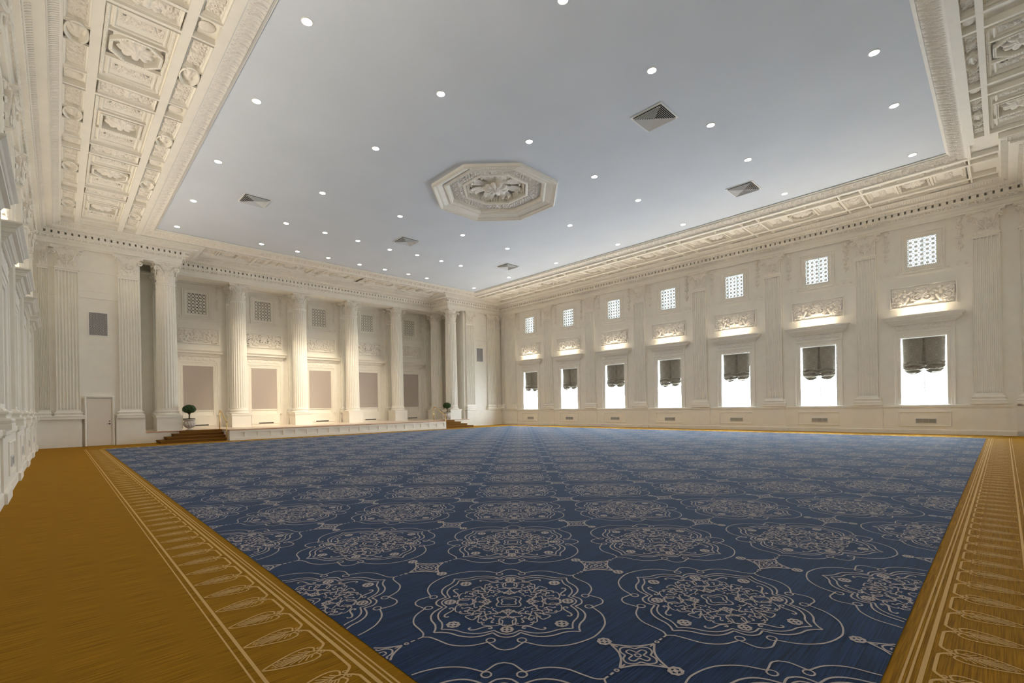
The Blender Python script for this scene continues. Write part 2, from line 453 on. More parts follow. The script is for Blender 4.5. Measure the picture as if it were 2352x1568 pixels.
# ------------------------------------------------------------------ free column (origin on the stage floor)
def column_meshes():
    H0, ZB = 1.22-STZ, 0
    b = MB(); b.box(-.5, .5, -.5, .5, 0, H0); b.box(-.515, .515, -.515, .515, H0-.05, H0); ped = b.mesh('pedestal', PL)
    b = MB(); b.box(-.53, .53, -.53, .53, H0, H0+.085)
    b.lathe([(.50, H0+.085), (.525, H0+.10), (.53, H0+.13), (.51, H0+.165), (.47, H0+.18), (.455, H0+.21), (.47, H0+.245), (.485, H0+.26), (.485, H0+.285), (.465, H0+.30), (.445, H0+.31), (.44, H0+.355)], 48)
    base = b.mesh('base', PL, False)
    n = 22; z0, z1 = H0+.355, 7.75-STZ
    def ring(R, z, fl):
        o = []
        for i in range(n):
            for j in range(7):
                a = 2*PI*(i+j/7)/n
                d = .036*math.sin(PI*(j-.9)/5.2) if (fl and 1 <= j <= 6) else 0
                o.append(((R-max(0, d))*math.cos(a), (R-max(0, d))*math.sin(a), z))
        return o
    b = MB(); k = n*7; zs = [z0, z0+.06]+[z0+.07+(z1-z0-.14)*i/6 for i in range(7)]+[z1-.06, z1]
    v = []
    for z in zs:
        t = (z-z0)/(z1-z0); R = .44-.045*t*t*.9-.004*t
        v += ring(R, z, z0+.065 < z < z1-.065)
    b.add(v, [(i*k+j, i*k+(j+1) % k, (i+1)*k+(j+1) % k, (i+1)*k+j) for i in range(len(zs)-1) for j in range(k)])
    b.lathe([(.395, z1), (.425, z1+.01), (.43, z1+.04), (.41, z1+.055), (.39, z1+.08)], 40)
    shaft = b.mesh('shaft', PL)
    zc = z1+.08
    b = MB(); b.lathe([(.37, zc), (.37, zc+.3), (.385, zc+.55), (.43, zc+.72), (.46, zc+.8)], 32)
    for i in range(8): leafsheet(b, 0, -.355, zc, .25, .34, .085, 2*PI*i/8+PI/8)
    for i in range(8): leafsheet(b, 0, -.355, zc+.12, .22, .42, .10, 2*PI*i/8)
    hw = .56; pl = []
    for q in range(4):
        a = q*PI/2; ca, sa = math.cos(a), math.sin(a)
        for i in range(9):
            t = -.93+i*.2325; x, y = t*hw, -hw+.12*(1-t*t)
            pl.append((x*ca-y*sa, x*sa+y*ca))
    m_ = len(pl); v = []
    for s, z in ((.93, zc+.80), (.93, zc+.83), (1, zc+.85), (1, zc+.90)): v += [(p[0]*s, p[1]*s, z) for p in pl]
    b.add(v, [(r*m_+i, r*m_+(i+1) % m_, (r+1)*m_+(i+1) % m_, (r+1)*m_+i) for r in range(3) for i in range(m_)]+[tuple(range(3*m_, 4*m_)), tuple(reversed(range(m_)))])
    cap = b.mesh('capital', ORN)
    vol = []
    for q in range(4):
        b = MB(); a0 = q*PI/2
        for sg in (-1, 1):
            pts = []
            for tt in range(6):
                t = tt/5; pts.append((sg*(.10+.30*t), -.40-.04*t, .30+.42*math.sin(t*PI/2)))
            c = (.40, .62)
            for kk in range(1, 17):
                a = PI/2-kk*.5; r = .10*(1-kk/20); pts.append((sg*(c[0]+r*math.cos(a)), -.445-.003*kk, c[1]+r*math.sin(a)))
            b.tube(pts, .026, 6)
            pts = []
            for kk in range(12):
                a = PI/2+kk*.5; r = .07*(1-kk/15); pts.append((sg*(.10+r*math.cos(a)), -.40, .55+r*math.sin(a)))
            b.tube(pts, .017, 5)
        flower(b, (0, -.46, .84), .08, 6, .05)
        ca, sa = math.cos(a0), math.sin(a0)
        b.v = [(x*ca-y*sa, x*sa+y*ca, z+zc) for x, y, z in b.v]
        vol.append(b.mesh('volute_pair', ORN, True))
    return ped, base, shaft, cap, vol
CM = column_meshes()
def column(x, y, label, group):
    t = thing('fluted_column', label, 'column', (x, y, STZ), 0, group)
    obj('pedestal', CM[0], t); obj('base', CM[1], t); obj('shaft', CM[2], t); c = obj('capital', CM[3], t)
    for v in CM[4]: obj('volute', v, c)
    return t

# ------------------------------------------------------------------ walls
WF = .12     # wall face lies this far behind the dado face
holes = []
for x in BAYX: holes += [(x-.725, x+.725, 1.22, 4.05), (x-.47, x+.47, 7.0, 8.36)]
wr = wall_holes(-.7, L+.7, -.1, 10.3, holes, 0, .45).build('wall_right', PL, None, loc=(0, WF, 0)); struct(wr)
wl = wall_holes(-.7, L+.7, -.1, 10.3, [], 0, .3).build('wall_left', PL, None, loc=(L, -W-WF, 0), rz=PI); struct(wl)
# stage wall: two wings, the recess behind, its side walls
fh = [(-W+1.51, -W+2.52, 0, 2.17)]
b = wall_holes(-.12, 3.42, -.1, 10.3, [(1.60, 2.45, 0, 2.14)], 0, .9)
wb = b.build('wall_back', PL, None, loc=(-WF, -W, 0), rz=PI/2); struct(wb)
b = MB(); b.box(-.9-WF, -WF, -3.72, .12, -.1, 10.3); struct(b.build('wall_back_end', PL)); bpy.data.objects['wall_back_end'].name = 'wall_back_2'
bh = []
b = wall_holes(-W-.2, .2, -.1, 10.3, [(y-.47, y+.47, 7.0, 8.36) for y in BAYY], 0, .12)
struct(b.build('wall_back_3', PL, None, loc=(-3.62, 0, 0), rz=PI/2))
b = MB(); b.box(-3.8, -WF, -3.2, -2.9, -.1, 10.3); b.box(-3.8, -WF, -W+2.9, -W+3.2, -.1, 10.3); struct(b.build('wall_back_4', PL))
b = MB(); b.box(-.1, .6, -W-.6, .6, -.1, 10.3); nw = b.build('wall_front', PL, None, loc=(L+.6, 0, 0)); struct(nw)
# floor and ceiling
b = MB(); b.box(-4, L+.5, -W-.5, .6, -.12, 0); struct(b.build('floor', GOLD))
RX, RY, RR = 14.4, -13.35, 2.55
oct8 = [(RX+RR*math.cos(PI/8+k*PI/4), RY+RR*math.sin(PI/8+k*PI/4)) for k in range(8)]
b = MB()
X0, X1, Y0, Y1 = 1.4, 27.1, -22.75, -3.75
out = [(X1, (RY+Y1)/2), (X1, Y1), (X0, Y1), (X0, Y0), (X1, Y0)]
o8 = [(X1, RY+1), (RX+1, Y1), (RX-1, Y1), (X0, RY+1), (X0, RY-1), (RX-1, Y0), (RX+1, Y0), (X1, RY-1)]
v = [(*p, ZC) for p in oct8]+[(*p, ZC) for p in o8]+[(X1, Y1, ZC), (X0, Y1, ZC), (X0, Y0, ZC), (X1, Y0, ZC)]
b.add(v, [(0, 1, 9, 16, 8), (1, 2, 10, 9), (2, 3, 11, 17, 10), (3, 4, 12, 11), (4, 5, 13, 18, 12), (5, 6, 14, 13), (6, 7, 15, 19, 14), (7, 0, 8, 15)])
b.box(-4.5, L+3, -W-1, 1, 10.28, 10.4)  # unseen roof slab, set low to keep sky light out of the coffers
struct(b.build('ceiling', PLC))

# soffit plates above the coffered border, with openings for the coffers' wells
CB = .6      # half width of a coffer well zone
def plate(x0, x1, y0, y1, z, holes, name):
    xs = sorted({x0, x1, *[h[0] for h in holes], *[h[1] for h in holes]}); ys = sorted({y0, y1, *[h[2] for h in holes], *[h[3] for h in holes]})
    b = MB()
    for i in range(len(xs)-1):
        for j in range(len(ys)-1):
            cx, cy = (xs[i]+xs[i+1])/2, (ys[j]+ys[j+1])/2
            if any(h[0] < cx < h[1] and h[2] < cy < h[3] for h in holes): continue
            b.add([(xs[i], ys[j], z), (xs[i+1], ys[j], z), (xs[i+1], ys[j+1], z), (xs[i], ys[j+1], z)], [(3, 2, 1, 0)])
    return b
CYL, CYR = -24.55, -2.08                 # coffer centre lines, long sides
CXF, CXN = .0, 28.62                     # coffer centre lines, short sides
FY = [-13.22+3.08*k for k in (-2, -1, 0, 1, 2)]
NY = [-13.1+3.35*k for k in (-2, -1, 0, 1, 2)]
hs = [(x-.43, x+.43, c-.43, c+.43) for x in BAYX for c in (CYL, CYR)]
hs += [(CXF-.43, CXF+.43, y-.43, y+.43) for y in FY]+[(CXN-.43, CXN+.43, y-.43, y+.43) for y in NY]
hs += [(1.45, 27.05, -22.70, -3.80)]
b = plate(-4, L+2.4, -W-.3, .3, ZS+.15, hs, 'x')
struct(b.build('trim_1', PL))
# entablature round the whole room
WY0, WY1 = -21.43, -5.20
EXF = -1.95
ent = [(0, 0), (0, WY1), (EXF, WY1), (EXF, WY0), (0, WY0), (0, -W), (L, -W), (L, -22.9), (L+1.85, -22.9), (L+1.85, -3.7), (L, -3.7), (L, 0)]
ent = ent[::-1]   # anticlockwise? normal test below
def area(p): return sum(p[i][0]*p[(i+1) % len(p)][1]-p[(i+1) % len(p)][0]*p[i][1] for i in range(len(p)))
if area(ent) < 0: ent = ent[::-1]
prof = [(-.13, 8.73), (0, 8.73), (0, 8.80), (.02, 8.81), (.02, 8.95), (.035, 8.955), (.035, 8.99), (.06, 9.02), (.06, 9.035), (.10, 9.06), (.13, 9.12), (.15, 9.145), (.255, 9.15), (.265, 9.19), (.02, 9.195),
        (.02, 9.30), (.28, 9.305), (.28, 9.33), (.31, 9.36), (.38, 9.40), (.41, 9.405), (.60, 9.41), (.60, 9.47), (.63, 9.475), (.66, 9.51), (.74, 9.545), (.80, 9.56), (.82, 9.575), (.85, 9.58), (.85, 9.60), (.85, 9.75)]
tr = sgroup('trim_2')
b = MB(); b.sweep_path(ent, prof, True); b.build('entablature_moulding', PL, tr)
# soffits of the stage beam
b = MB(); b.box(EXF-1.15, EXF-.12, WY0-.1, WY1+.1, 8.735, 9.7); b.box(-1.0, -.12, WY1+.12, -3.6, 8.735, 9.7); b.box(-1.0, -.12, -W+3.4, WY0-.12, 8.735, 9.7)
b.box(-3.0, -.13, WY1+.12, WY1+.9, 8.74, 9.7); b.box(-3.0, -.13, WY0-.9, WY0-.12, 8.74, 9.7)
b.box(-3.7, -2.99, -W+3, -3, 8.80, 8.9)
b.box(-3.62, -3.50, -W+3, -3, 8.70, 8.80)
b.build('stage_beam', PL, tr)
def along(path, pitch, off, fn):
    N = len(path)
    for i in range(N):
        p0, p1 = Vector(path[i]), Vector(path[(i+1) % N]); t = (p1-p0); Ln = t.length; t.normalize(); n = Vector((-t.y, t.x))
        # convex corners lengthen, reentrant corners shorten, judged by neighbours
        def turn(a, b_, c): return (b_-a).cross(c-b_)
        pa, pd = Vector(path[i-1]), Vector(path[(i+2) % N])
        s0 = off if turn(pa, p0, p1) > 0 else -off
        s1 = off if turn(p0, p1, pd) > 0 else -off
        a, e = s0, Ln-s1
        if p0.x > L+.1 and p1.x > L+.1: continue
        if e-a < pitch: continue
        k = int((e-a)/pitch); pp = (e-a)/k
        for j in range(k): fn(p0+t*(a+pp*(j+.5)), t, n, pp)
bd = MB(); be = MB(); bl = MB()
def dentil(c, t, n, pp):
    h = pp*.35
    q = [c-t*h+n*.02, c+t*h+n*.02, c+t*h+n*.272, c-t*h+n*.272]
    bd.add([(p.x, p.y, z) for z in (9.19, 9.30) for p in q], [(0, 1, 2, 3), (4, 7, 6, 5), (0, 4, 5, 1), (1, 5, 6, 2), (2, 6, 7, 3), (3, 7, 4, 0)])
def egg(c, t, n, pp):
    p = c+n*.115
    v = []; f = []; ns, k = 8, 5
    for i in range(k+1):
        th = PI*i/k
        for j in range(ns):
            a = 2*PI*j/ns; o = p+t*(.055*math.sin(th)*math.cos(a))+n*(.045*math.sin(th)*math.sin(a)); v.append((o.x, o.y, 9.075+.055*math.cos(th)))
    be.add(v, [(i*ns+j, i*ns+(j+1) % ns, (i+1)*ns+(j+1) % ns, (i+1)*ns+j) for i in range(k) for j in range(ns)])
    for sgn in (-1, 1):
        pts = []
        for i in range(5):
            a = -PI*.1-PI*.4*i/2; q = p+t*(sgn*.078*math.cos(-PI/2+i*PI/8)); pts.append((q.x, q.y, 9.085+.07*math.sin(-PI/2+i*PI/8)))
        be.tube(pts, .012, 4)
    q = c+t*(pp/2)+n*.11; be.box(q.x-.012, q.x+.012, q.y-.012, q.y+.012, 9.02, 9.13)
def leaflet(c, t, n, pp):
    p = c+n*.35; q = p+t*.035
    bl.tube([(p.x-n.x*.05, p.y-n.y*.05, 9.345), (p.x, p.y, 9.372), (p.x+n.x*.05, p.y+n.y*.05, 9.395)], [.012, .026, .014], 5, False)
def rib(c, t, n, pp):
    p = c
    pts = [(p.x+n.x*d, p.y+n.y*d, z) for d, z in ((.63, 9.47), (.68, 9.515), (.75, 9.545), (.80, 9.555))]
    bl.tube(pts, .016, 4, False)
along(ent, .215, .14, dentil); along(ent, .215, .10, egg); along(ent, .09, .35, leaflet); along(ent, .075, .70, rib)
bd.build('dentil_course', PL, tr); be.build('egg_and_dart', PL, tr, True); bl.build('leaf_moulding', PL, tr, True)

# ceiling panel edge: leaf cove between soffit and ceiling
CE = [(1.5, -3.88), (1.5, -22.63), (26.98, -22.63), (26.98, -3.88)]
if area(CE) < 0: CE = CE[::-1]
tr3 = sgroup('trim_3')
b = MB(); b.sweep_path(CE, [(-.10, ZC+.02), (.03, ZC-.01), (.03, ZC-.04), (0, ZC-.05), (-.03, ZC-.06), (-.03, ZC-.09), (-.05, ZC-.10)], True)
b.sweep_path(CE, [(-.44, ZS+.035), (-.46, ZS+.03), (-.49, ZS+.004), (-.57, ZS+.004), (-.57, ZS+.15)], True)
b.build('cove_fillets', PL, tr3)
# leaf band as geometry
def leafband(path, d0, z0, d1, z1, pitch):
    N = len(path); nt_ = 9; V = []; Fc = []
    for i in range(N):
        p0, p1 = Vector(path[i]), Vector(path[(i+1) % N]); t = (p1-p0); Ln = t.length; t.normalize(); n = Vector((-t.y, t.x))
        k = int(Ln/.017); base = len(V)
        for a in range(k+1):
            for j in range(nt_+1):
                q = j/nt_; d = d0+(d1-d0)*q; s0, s1 = d, Ln-d; s = s0+(s1-s0)*a/k
                u = s/pitch+.55*(q-.5)**2*2
                ph = u % 1
                h = .050*abs(math.sin(PI*ph*2))**.7*(1 if ph < .5 else .6)+.014*math.sin(2*PI*ph*5+4*q)
                h *= max(0, math.sin(PI*q))**.5
                p = p0+t*s+n*(d+h*.45); V.append((p.x, p.y, z0+(z1-z0)*q+.05*math.sin(PI*q)-h))
        for a in range(k):
            for j in range(nt_): o = base+a*(nt_+1)+j; Fc.append((o, o+1, o+nt_+2, o+nt_+1))
    b = MB(); b.add(V, Fc); return b
leafband(CE, -.44, ZS+.035, -.05, ZC-.09, .36).build('leaf_cove', ORN, tr3)

# rails of the coffered border (boxes hanging 15 cm to the soffit)
trr = sgroup('trim_4')
def rail(b, x0, x1, y0, y1, dz=0):
    if x1-x0 > .01 and y1-y0 > .01: b.box(x0, x1, y0, y1, ZS+dz, ZS+.16)
b = MB()
for c, s in ((CYL, 1), (CYR, -1)):      # s: towards the room centre
    e = [(-1.30, -1.22), (-.80, -.615), (.615, .80), (1.23, 1.40)]
    for a, q in e:
        y0, y1 = sorted((c+s*a, c+s*q)); rail(b, .7, 28.3, y0, y1)
    xs = [BAYX[0]-1.9]+[(BAYX[i]+BAYX[i+1])/2 for i in range(6)]+[BAYX[6]+1.9]
    for x in xs:
        for dx in (-.40, .32):
            y0, y1 = sorted((c-s*.62, c+s*.62)); rail(b, max(.7, x+dx), min(28.3, x+dx+.08), y0, y1, .004)
            for q0, q1 in ((-1.22, -.80), (.80, 1.23)):
                y0, y1 = sorted((c+s*q0, c+s*q1)); rail(b, max(.7, x+dx+.04), min(28.3, x+dx+.09), y0, y1, .006)
for c, s, ys, w2 in ((CXF, 1, FY, 3.08), (CXN, -1, NY, 3.35)):
    ylo, yhi = (WY0+.86, WY1-.86) if s == 1 else (-21.9, -4.6)
    for a, q in ((-1.04, -.98), (-.72, -.60), (.60, .72), (.95, .975 if s == 1 else 1.11)):
        x0, x1 = sorted((c+s*a, c+s*q)); rail(b, x0, x1, ylo, yhi)
    for y in [ys[0]-w2/2]+[(ys[i]+ys[i+1])/2 for i in range(4)]+[ys[4]+w2/2]:
        for dy in (-.34, .26):
            rail(b, *sorted((c-s*.98, c+s*.98)), max(ylo, y+dy), min(yhi, y+dy+.08), .004)
b.build('border_rails', PL, trr)

# coffers
def beadloop(b, x0, x1, y0, y1, z, r=.022, step=.065):
    """rope of small beads round a rectangle, looking down"""
    for (a, c, e, f) in ((x0, x1, y0, y0), (x0, x1, y1, y1), (x0, x0, y0, y1), (x1, x1, y0, y1)):
        Ln = max(abs(c-a), abs(f-e)); k = max(1, int(Ln/step))
        for i in range(k+1):
            p = (a+(c-a)*i/k, e+(f-e)*i/k)
            b.add([(p[0]-r, p[1], z), (p[0]+r, p[1], z), (p[0], p[1]-r, z), (p[0], p[1]+r, z), (p[0], p[1], z-r*1.3)], [(0, 4, 2), (2, 4, 1), (1, 4, 3), (3, 4, 0)])
def dframe(b, hx, hy, prof, cx=0, cy=0):
    """down-facing rectangular frame; prof (inset, z)"""
    v = []
    for a, z in prof: v += [(cx-hx+a, cy-hy+a, z), (cx+hx-a, cy-hy+a, z), (cx+hx-a, cy+hy-a, z), (cx-hx+a, cy+hy-a, z)]
    b.add(v, [(i*4+j, i*4+(j+1) % 4, i*4+4+(j+1) % 4, i*4+4+j) for i in range(len(prof)-1) for j in range(4)])
def coffer_meshes(octa, hx):
    hy = .624; Z = 0       # z relative to soffit
    b = MB()
    dframe(b, hx, hy, [(0, 0), (0, .10), (.03, .10), (.05, .075), (.09, .07), (.11, .11), (.12, .15)])
    beadloop(b, -hx+.07, hx-.07, -hy+.07, hy-.07, .075)
    cw = .50
    for sx in (-1, 1):      # side panels
        c = sx*(hx+cw)/2; h = (hx-cw)/2-.09
        dframe(b, h, hy-.16, [(0, .15), (0, .11), (.03, .10), (.05, .12), (.055, .15)], c, 0)
        b.box(sx*(cw+.02)-.03, sx*(cw+.02)+.03, -hy+.1, hy-.1, .07, .15)
    # centre: flat with well
    n = 8 if octa else 4; Rw = .42/math.cos(PI/n) if octa else .40*math.sqrt(2)
    a0 = PI/8 if octa else PI/4
    well = [(Rw*math.cos(a0+2*PI*k/n), Rw*math.sin(a0+2*PI*k/n)) for k in range(n)]
    Ro = Rw*1.14
    outer = [(Ro*math.cos(a0+2*PI*k/n), Ro*math.sin(a0+2*PI*k/n)) for k in range(n)]
    v = [(*p, .05) for p in outer]+[(*p, .05) for p in well]+[(*p, .30) for p in well]+[(*p, .15) for p in outer]
    f = [(k, (k+1) % n, n+(k+1) % n, n+k) for k in range(n)]+[(n+k, n+(k+1) % n, 2*n+(k+1) % n, 2*n+k) for k in range(n)]+[(k, 3*n+k, 3*n+(k+1) % n, (k+1) % n) for k in range(n)]+[tuple(range(2*n, 3*n))]
    b.add(v, f)
    for k in range(n):      # beads round the well
        p, q = Vector(outer[k])*.94, Vector(outer[(k+1) % n])*.94; m_ = int((q-p).length/.05)
        for i in range(m_):
            o = p+(q-p)*i/m_; b.add([(o.x-.018, o.y, .05), (o.x+.018, o.y, .05), (o.x, o.y-.018, .05), (o.x, o.y+.018, .05), (o.x, o.y, .028)], [(0, 4, 2), (2, 4, 1), (1, 4, 3), (3, 4, 0)])
    if octa:
        q = .52
        for k in range(n):
            a, c = Vector(outer[k]), Vector(outer[(k+1) % n]); m2 = (a+c)/2
            def sq(p): s_ = q/max(abs(p.x), abs(p.y)); return p*s_
            A, B_ = sq(a), sq(c); ps = [(a.x, a.y, .15), (c.x, c.y, .15), (B_.x, B_.y, .15)]
            if abs(abs(m2.x)-abs(m2.y)) < .02: ps.append((q*math.copysign(1, m2.x), q*math.copysign(1, m2.y), .15))
            ps.append((A.x, A.y, .15)); b.add(ps, [tuple(range(len(ps)))])
    body = b.mesh('coffer_frame', PL)
    b = MB(); flower(b, (0, 0, 0), .36, 9, .10); b.v = [(x, z, .17+y*1.0) for x, y, z in b.v]; b.f = [tuple(reversed(q)) for q in b.f]
    ball(b, (0, 0, .06), .06, 1, 1, .5)
    ros = b.mesh('rosette', ORN, True)
    return body, ros
CFA = [coffer_meshes(True, 1.45), coffer_meshes(False, 1.45)]
CFB = [coffer_meshes(True, 1.20), coffer_meshes(False, 1.20)]
def relief_down(me, parent, x, y, z, rz=0, s=(1, 1, 1)):
    o = obj('relief_panel', me, parent, (x, y, z), (PI/2, 0, rz)); o.scale = s; return o
def coffer(x, y, rz, kind, set_, label, group, hx):
    t = thing('ceiling_coffer', label, 'ceiling coffer', (x, y, ZS), rz, group)
    obj('coffer_frame', set_[kind][0], t); obj('rosette', set_[kind][1], t)
    for sx in (-1, 1):
        relief_down(M_SIDE, t, sx*(hx+.5)/2, 0, .148, PI/2, (.85, 1, 1))
    return t
for i, x in enumerate(BAYX):
    k = i % 2
    shape = 'octagonal' if (i % 2 == 1) else 'square'
    kk = 0 if i % 2 == 1 else 1
    coffer(x, CYL, 0, kk, CFA, 'coffer with %s rosette well in the left ceiling border, %s from the stage' % (shape, ORD[i]), 'coffers of the ceiling border on the left', 1.45)
    coffer(x, CYR, 0, kk, CFA, 'coffer with %s rosette well above the windows, %s from the stage' % (shape, ORD[i]), 'coffers of the ceiling border above the windows', 1.45)
for i, y in enumerate(FY[::-1]):
    shape = 'octagonal' if i % 2 == 1 else 'square'
    coffer(CXF, y, PI/2, 0 if i % 2 == 1 else 1, CFB, 'coffer with %s rosette well above the stage, %s from the window wall' % (shape, ORD[i]), 'coffers of the ceiling border above the stage', 1.2)
for i, y in enumerate(NY[::-1][:3]):
    coffer(CXN, y, PI/2, 0 if i % 2 == 1 else 1, CFB, 'shadowed ceiling coffer at the upper right of the room, %s from the window wall' % ORD[i], 'coffers of the ceiling border at the camera end', 1.2)

# friezes of the border: reliefs, ovals and pateras, one group object per border line
b = MB(); v = []; n = 28
for (rx, ry, z) in ((.40, .21, .15), (.40, .21, .02), (.37, .19, .0), (.345, .175, .03), (.335, .16, .13)): v += [(rx*math.cos(2*PI*j/n), ry*math.sin(2*PI*j/n), z) for j in range(n)]
b.add(v, [(i*n+j, i*n+(j+1) % n, (i+1)*n+(j+1) % n, (i+1)*n+j) for i in range(4) for j in range(n)]); M_OVR = b.mesh('oval_frame', PL, False)
b = MB(); b.lathe([(.16, .02), (.16, -.0), (.12, -.02), (.05, -.03), (.02, -.03)], 20); M_PAT = b.mesh('patera', ORN, True)
b = MB(); dframe(b, .74, .21, [(0, 0), (0, .05), (.03, .06), (.04, .09), (.06, .12), (.07, .15)]); beadloop(b, -.70, .70, -.17, .17, .09, .016, .05); M_SFR = b.mesh('panel_frame', PL)
def frieze(cx, cy, rz, s, label, xs, hasband=True, w2=1.9, sc=1):
    """one bay of a strip"""
    t = thing('plaster_frieze', label, 'plaster frieze', (cx, cy, ZS), rz, 'relief friezes of the ceiling border')
    obj('oval_frame', M_OVR, t, (0, 0, .0)); o = obj('oval_relief', M_OVAL, t, (0, 0, .13), (PI/2, 0, 0))
    for sx in (-1, 1):
        c = sx*(w2-.40+.36)/2
        f = obj('panel_frame', M_SFR, t, (c*.97, 0, 0)); f.scale.x = sc*.78
        q = obj('relief_panel', M_SQ, t, (c*.97, 0, .148), (PI/2, 0, 0)); q.scale.x = sc*.86
    obj('patera', M_PAT, t, (-w2+.0, 0, .12)).scale = (1, 1, 1)
    return t
for i, x in enumerate(BAYX):
    for c, dd, nm in ((CYL-1.01, 1, 'outer strip of the left ceiling border'), (CYL+1.015, 1, 'inner strip of the left ceiling border'), (CYR+1.01, 1, 'outer strip above the window wall'), (CYR-1.015, 1, 'inner strip above the window wall')):
        frieze(x, c, 0, 1, 'relief frieze with oval, %s, %s from the stage' % (nm, ORD[i]), None)
for i, y in enumerate(FY[::-1]):
    for c, nm in ((CXF-.85, 'stage-side strip'), (CXF+.835, 'room-side strip')):
        t = frieze(c, y, PI/2, 1, 'relief frieze with oval above the stage, %s, %s from the window wall' % (nm, ORD[i]), None, w2=1.6, sc=.8)
        t.scale.y = .62
for i, y in enumerate(NY[::-1][:3]):
    t = frieze(CXN-.835, y, PI/2, 1, 'relief frieze with oval at the upper right ceiling, %s from the window wall' % ORD[i], None, w2=1.67, sc=.83); t.scale.y = .7
# cross bands between coffers
b = MB(); dframe(b, .58, .31, [(0, 0), (0, .06), (.03, .07), (.05, .10), (.06, .15)]); beadloop(b, -.545, .545, -.275, .275, .08, .016, .05); M_BFR = b.mesh('panel_frame', PL)
def xband(x, y, rz, label, s=1):
    t = thing('plaster_cross_band', label, 'plaster relief', (x, y, ZS), rz, 'reliefs between the ceiling coffers')
    obj('panel_frame', M_BFR, t); obj('relief_panel', M_BAND, t, (0, 0, .148), (PI/2, 0, 0)); t.scale = (s, s, 1)
for i in range(6):
    x = (BAYX[i]+BAYX[i+1])/2
    xband(x, CYL, PI/2, 'leaf relief between %s and %s coffers of the left ceiling border' % (ORD[i], ORD[i+1]))
    xband(x, CYR, PI/2, 'plaster leaf relief between the %s and %s coffers above the window wall' % (ORD[i], ORD[i+1]))
for i in range(4):
    xband(CXF, (FY[i]+FY[i+1])/2, 0, 'leaf relief between %s and %s coffers above the stage from the windows' % (ORD[3-i], ORD[4-i]), .92)

# ------------------------------------------------------------------ wall bays
def lattice(wd, h, cell, dep=.03, bar=.019):
    """pierced star lattice centred on 0, bars as flat strips facing -y"""
    b = MB(); nx = round(wd/cell); nz = round(h/cell); cx_, cz_ = wd/nx, h/nz
    def strip(p, q, t=bar):
        p, q = Vector(p), Vector(q); d = (q-p).normalized(); n = Vector((-d.y, d.x))*t/2
        c = [p-n, q-n, q+n, p+n]
        b.add([(a.x, -dep/2, a.y) for a in c]+[(a.x, dep/2, a.y) for a in c], [(0, 1, 2, 3), (7, 6, 5, 4), (0, 4, 5, 1), (2, 6, 7, 3)])
    for i in range(nx):
        for j in range(nz):
            x, z = -wd/2+cx_*(i+.5), -h/2+cz_*(j+.5); a, c = cx_/2, cz_/2
            strip((x-a, z-c), (x+a, z+c)); strip((x-a, z+c), (x+a, z-c))
            strip((x-a, z), (x+a, z), bar*.8); strip((x, z-c), (x, z+c), bar*.8)
            pts = [(x+a*.52*math.cos(k*PI/4+PI/8), z+c*.52*math.sin(k*PI/4+PI/8)) for k in range(8)]
            for k in range(8): strip(pts[k], pts[(k+1) % 8], bar*.8)
            r = bar*1.3; b.add([(x-r, -dep/2-.004, z), (x, -dep/2-.004, z-r), (x+r, -dep/2-.004, z), (x, -dep/2-.004, z+r)], [(0, 1, 2, 3)])
    b.frame(-wd/2-.03, wd/2+.03, -h/2-.03, h/2+.03, [(0, -.02), (0, .03), (.03, .03), (.03, -.02)])
    return b
M_LAT = lattice(.90, 1.30, .19).mesh('lattice', PL)
M_LAT2 = lattice(.90, 1.30, .19, bar=.034).mesh('lattice', PL)
b = MB()
b.frame(-.72, .72, -.90, .77, [(0, 0), (0, .05), (.03, .055), (.05, .04), (.10, .04), (.12, .06), (.14, .05), (.15, .015), (.235, .015), (.25, .03), (.262, .0)])
for (x0, x1, z0, z1) in ((-.65, .65, -.83, .70),):
    for a, c, e, f_ in ((x0, x1, z0, z0), (x0, x1, z1, z1), (x0, x0, z0, z1), (x1, x1, z0, z1)):
        k = int(max(abs(c-a), abs(f_-e))/.06)
        for i in range(k+1):
            px, pz = a+(c-a)*i/k, e+(f_-e)*i/k; r = .02
            b.add([(px-r, -.04, pz), (px+r, -.04, pz), (px, -.04, pz-r), (px, -.04, pz+r), (px, -.065, pz)], [(0, 2, 4), (2, 1, 4), (1, 3, 4), (3, 0, 4)])
M_GFR = b.mesh('grille_frame', PL)

# moulding lines of a bay: recess edge, rosette band
b = MB()
b.box(-1.50, 1.50, -.03, 0, 6.655, 6.69); b.box(-1.50, 1.50, -.05, 0, 6.69, 6.71)
for sx in (-1, 1): b.box(*sorted((sx*1.46, sx*1.50)), -.03, 0, 1.22, 6.66)
b.box(-1.50, 1.50, -.015, 0, 6.71, 6.93); b.box(-1.50, 1.50, -.035, 0, 6.93, 6.96)
M_BAYL = b.mesh('bay_moulding', PL)
b = MB()
for k in range(11):
    flower(b, (-1.35+.27*k, -.015, 6.82), .045 if k % 2 else .06, 6, .02)
M_BAYR = b.mesh('band_rosettes', ORN, True)
b = MB(); b.frame(-1.07, 1.07, -.46, .46, [(0, 0), (0, .05), (.02, .06), (.05, .05), (.065, .02), (.075, .0)]); M_RFR = b.mesh('relief_frame', PL)
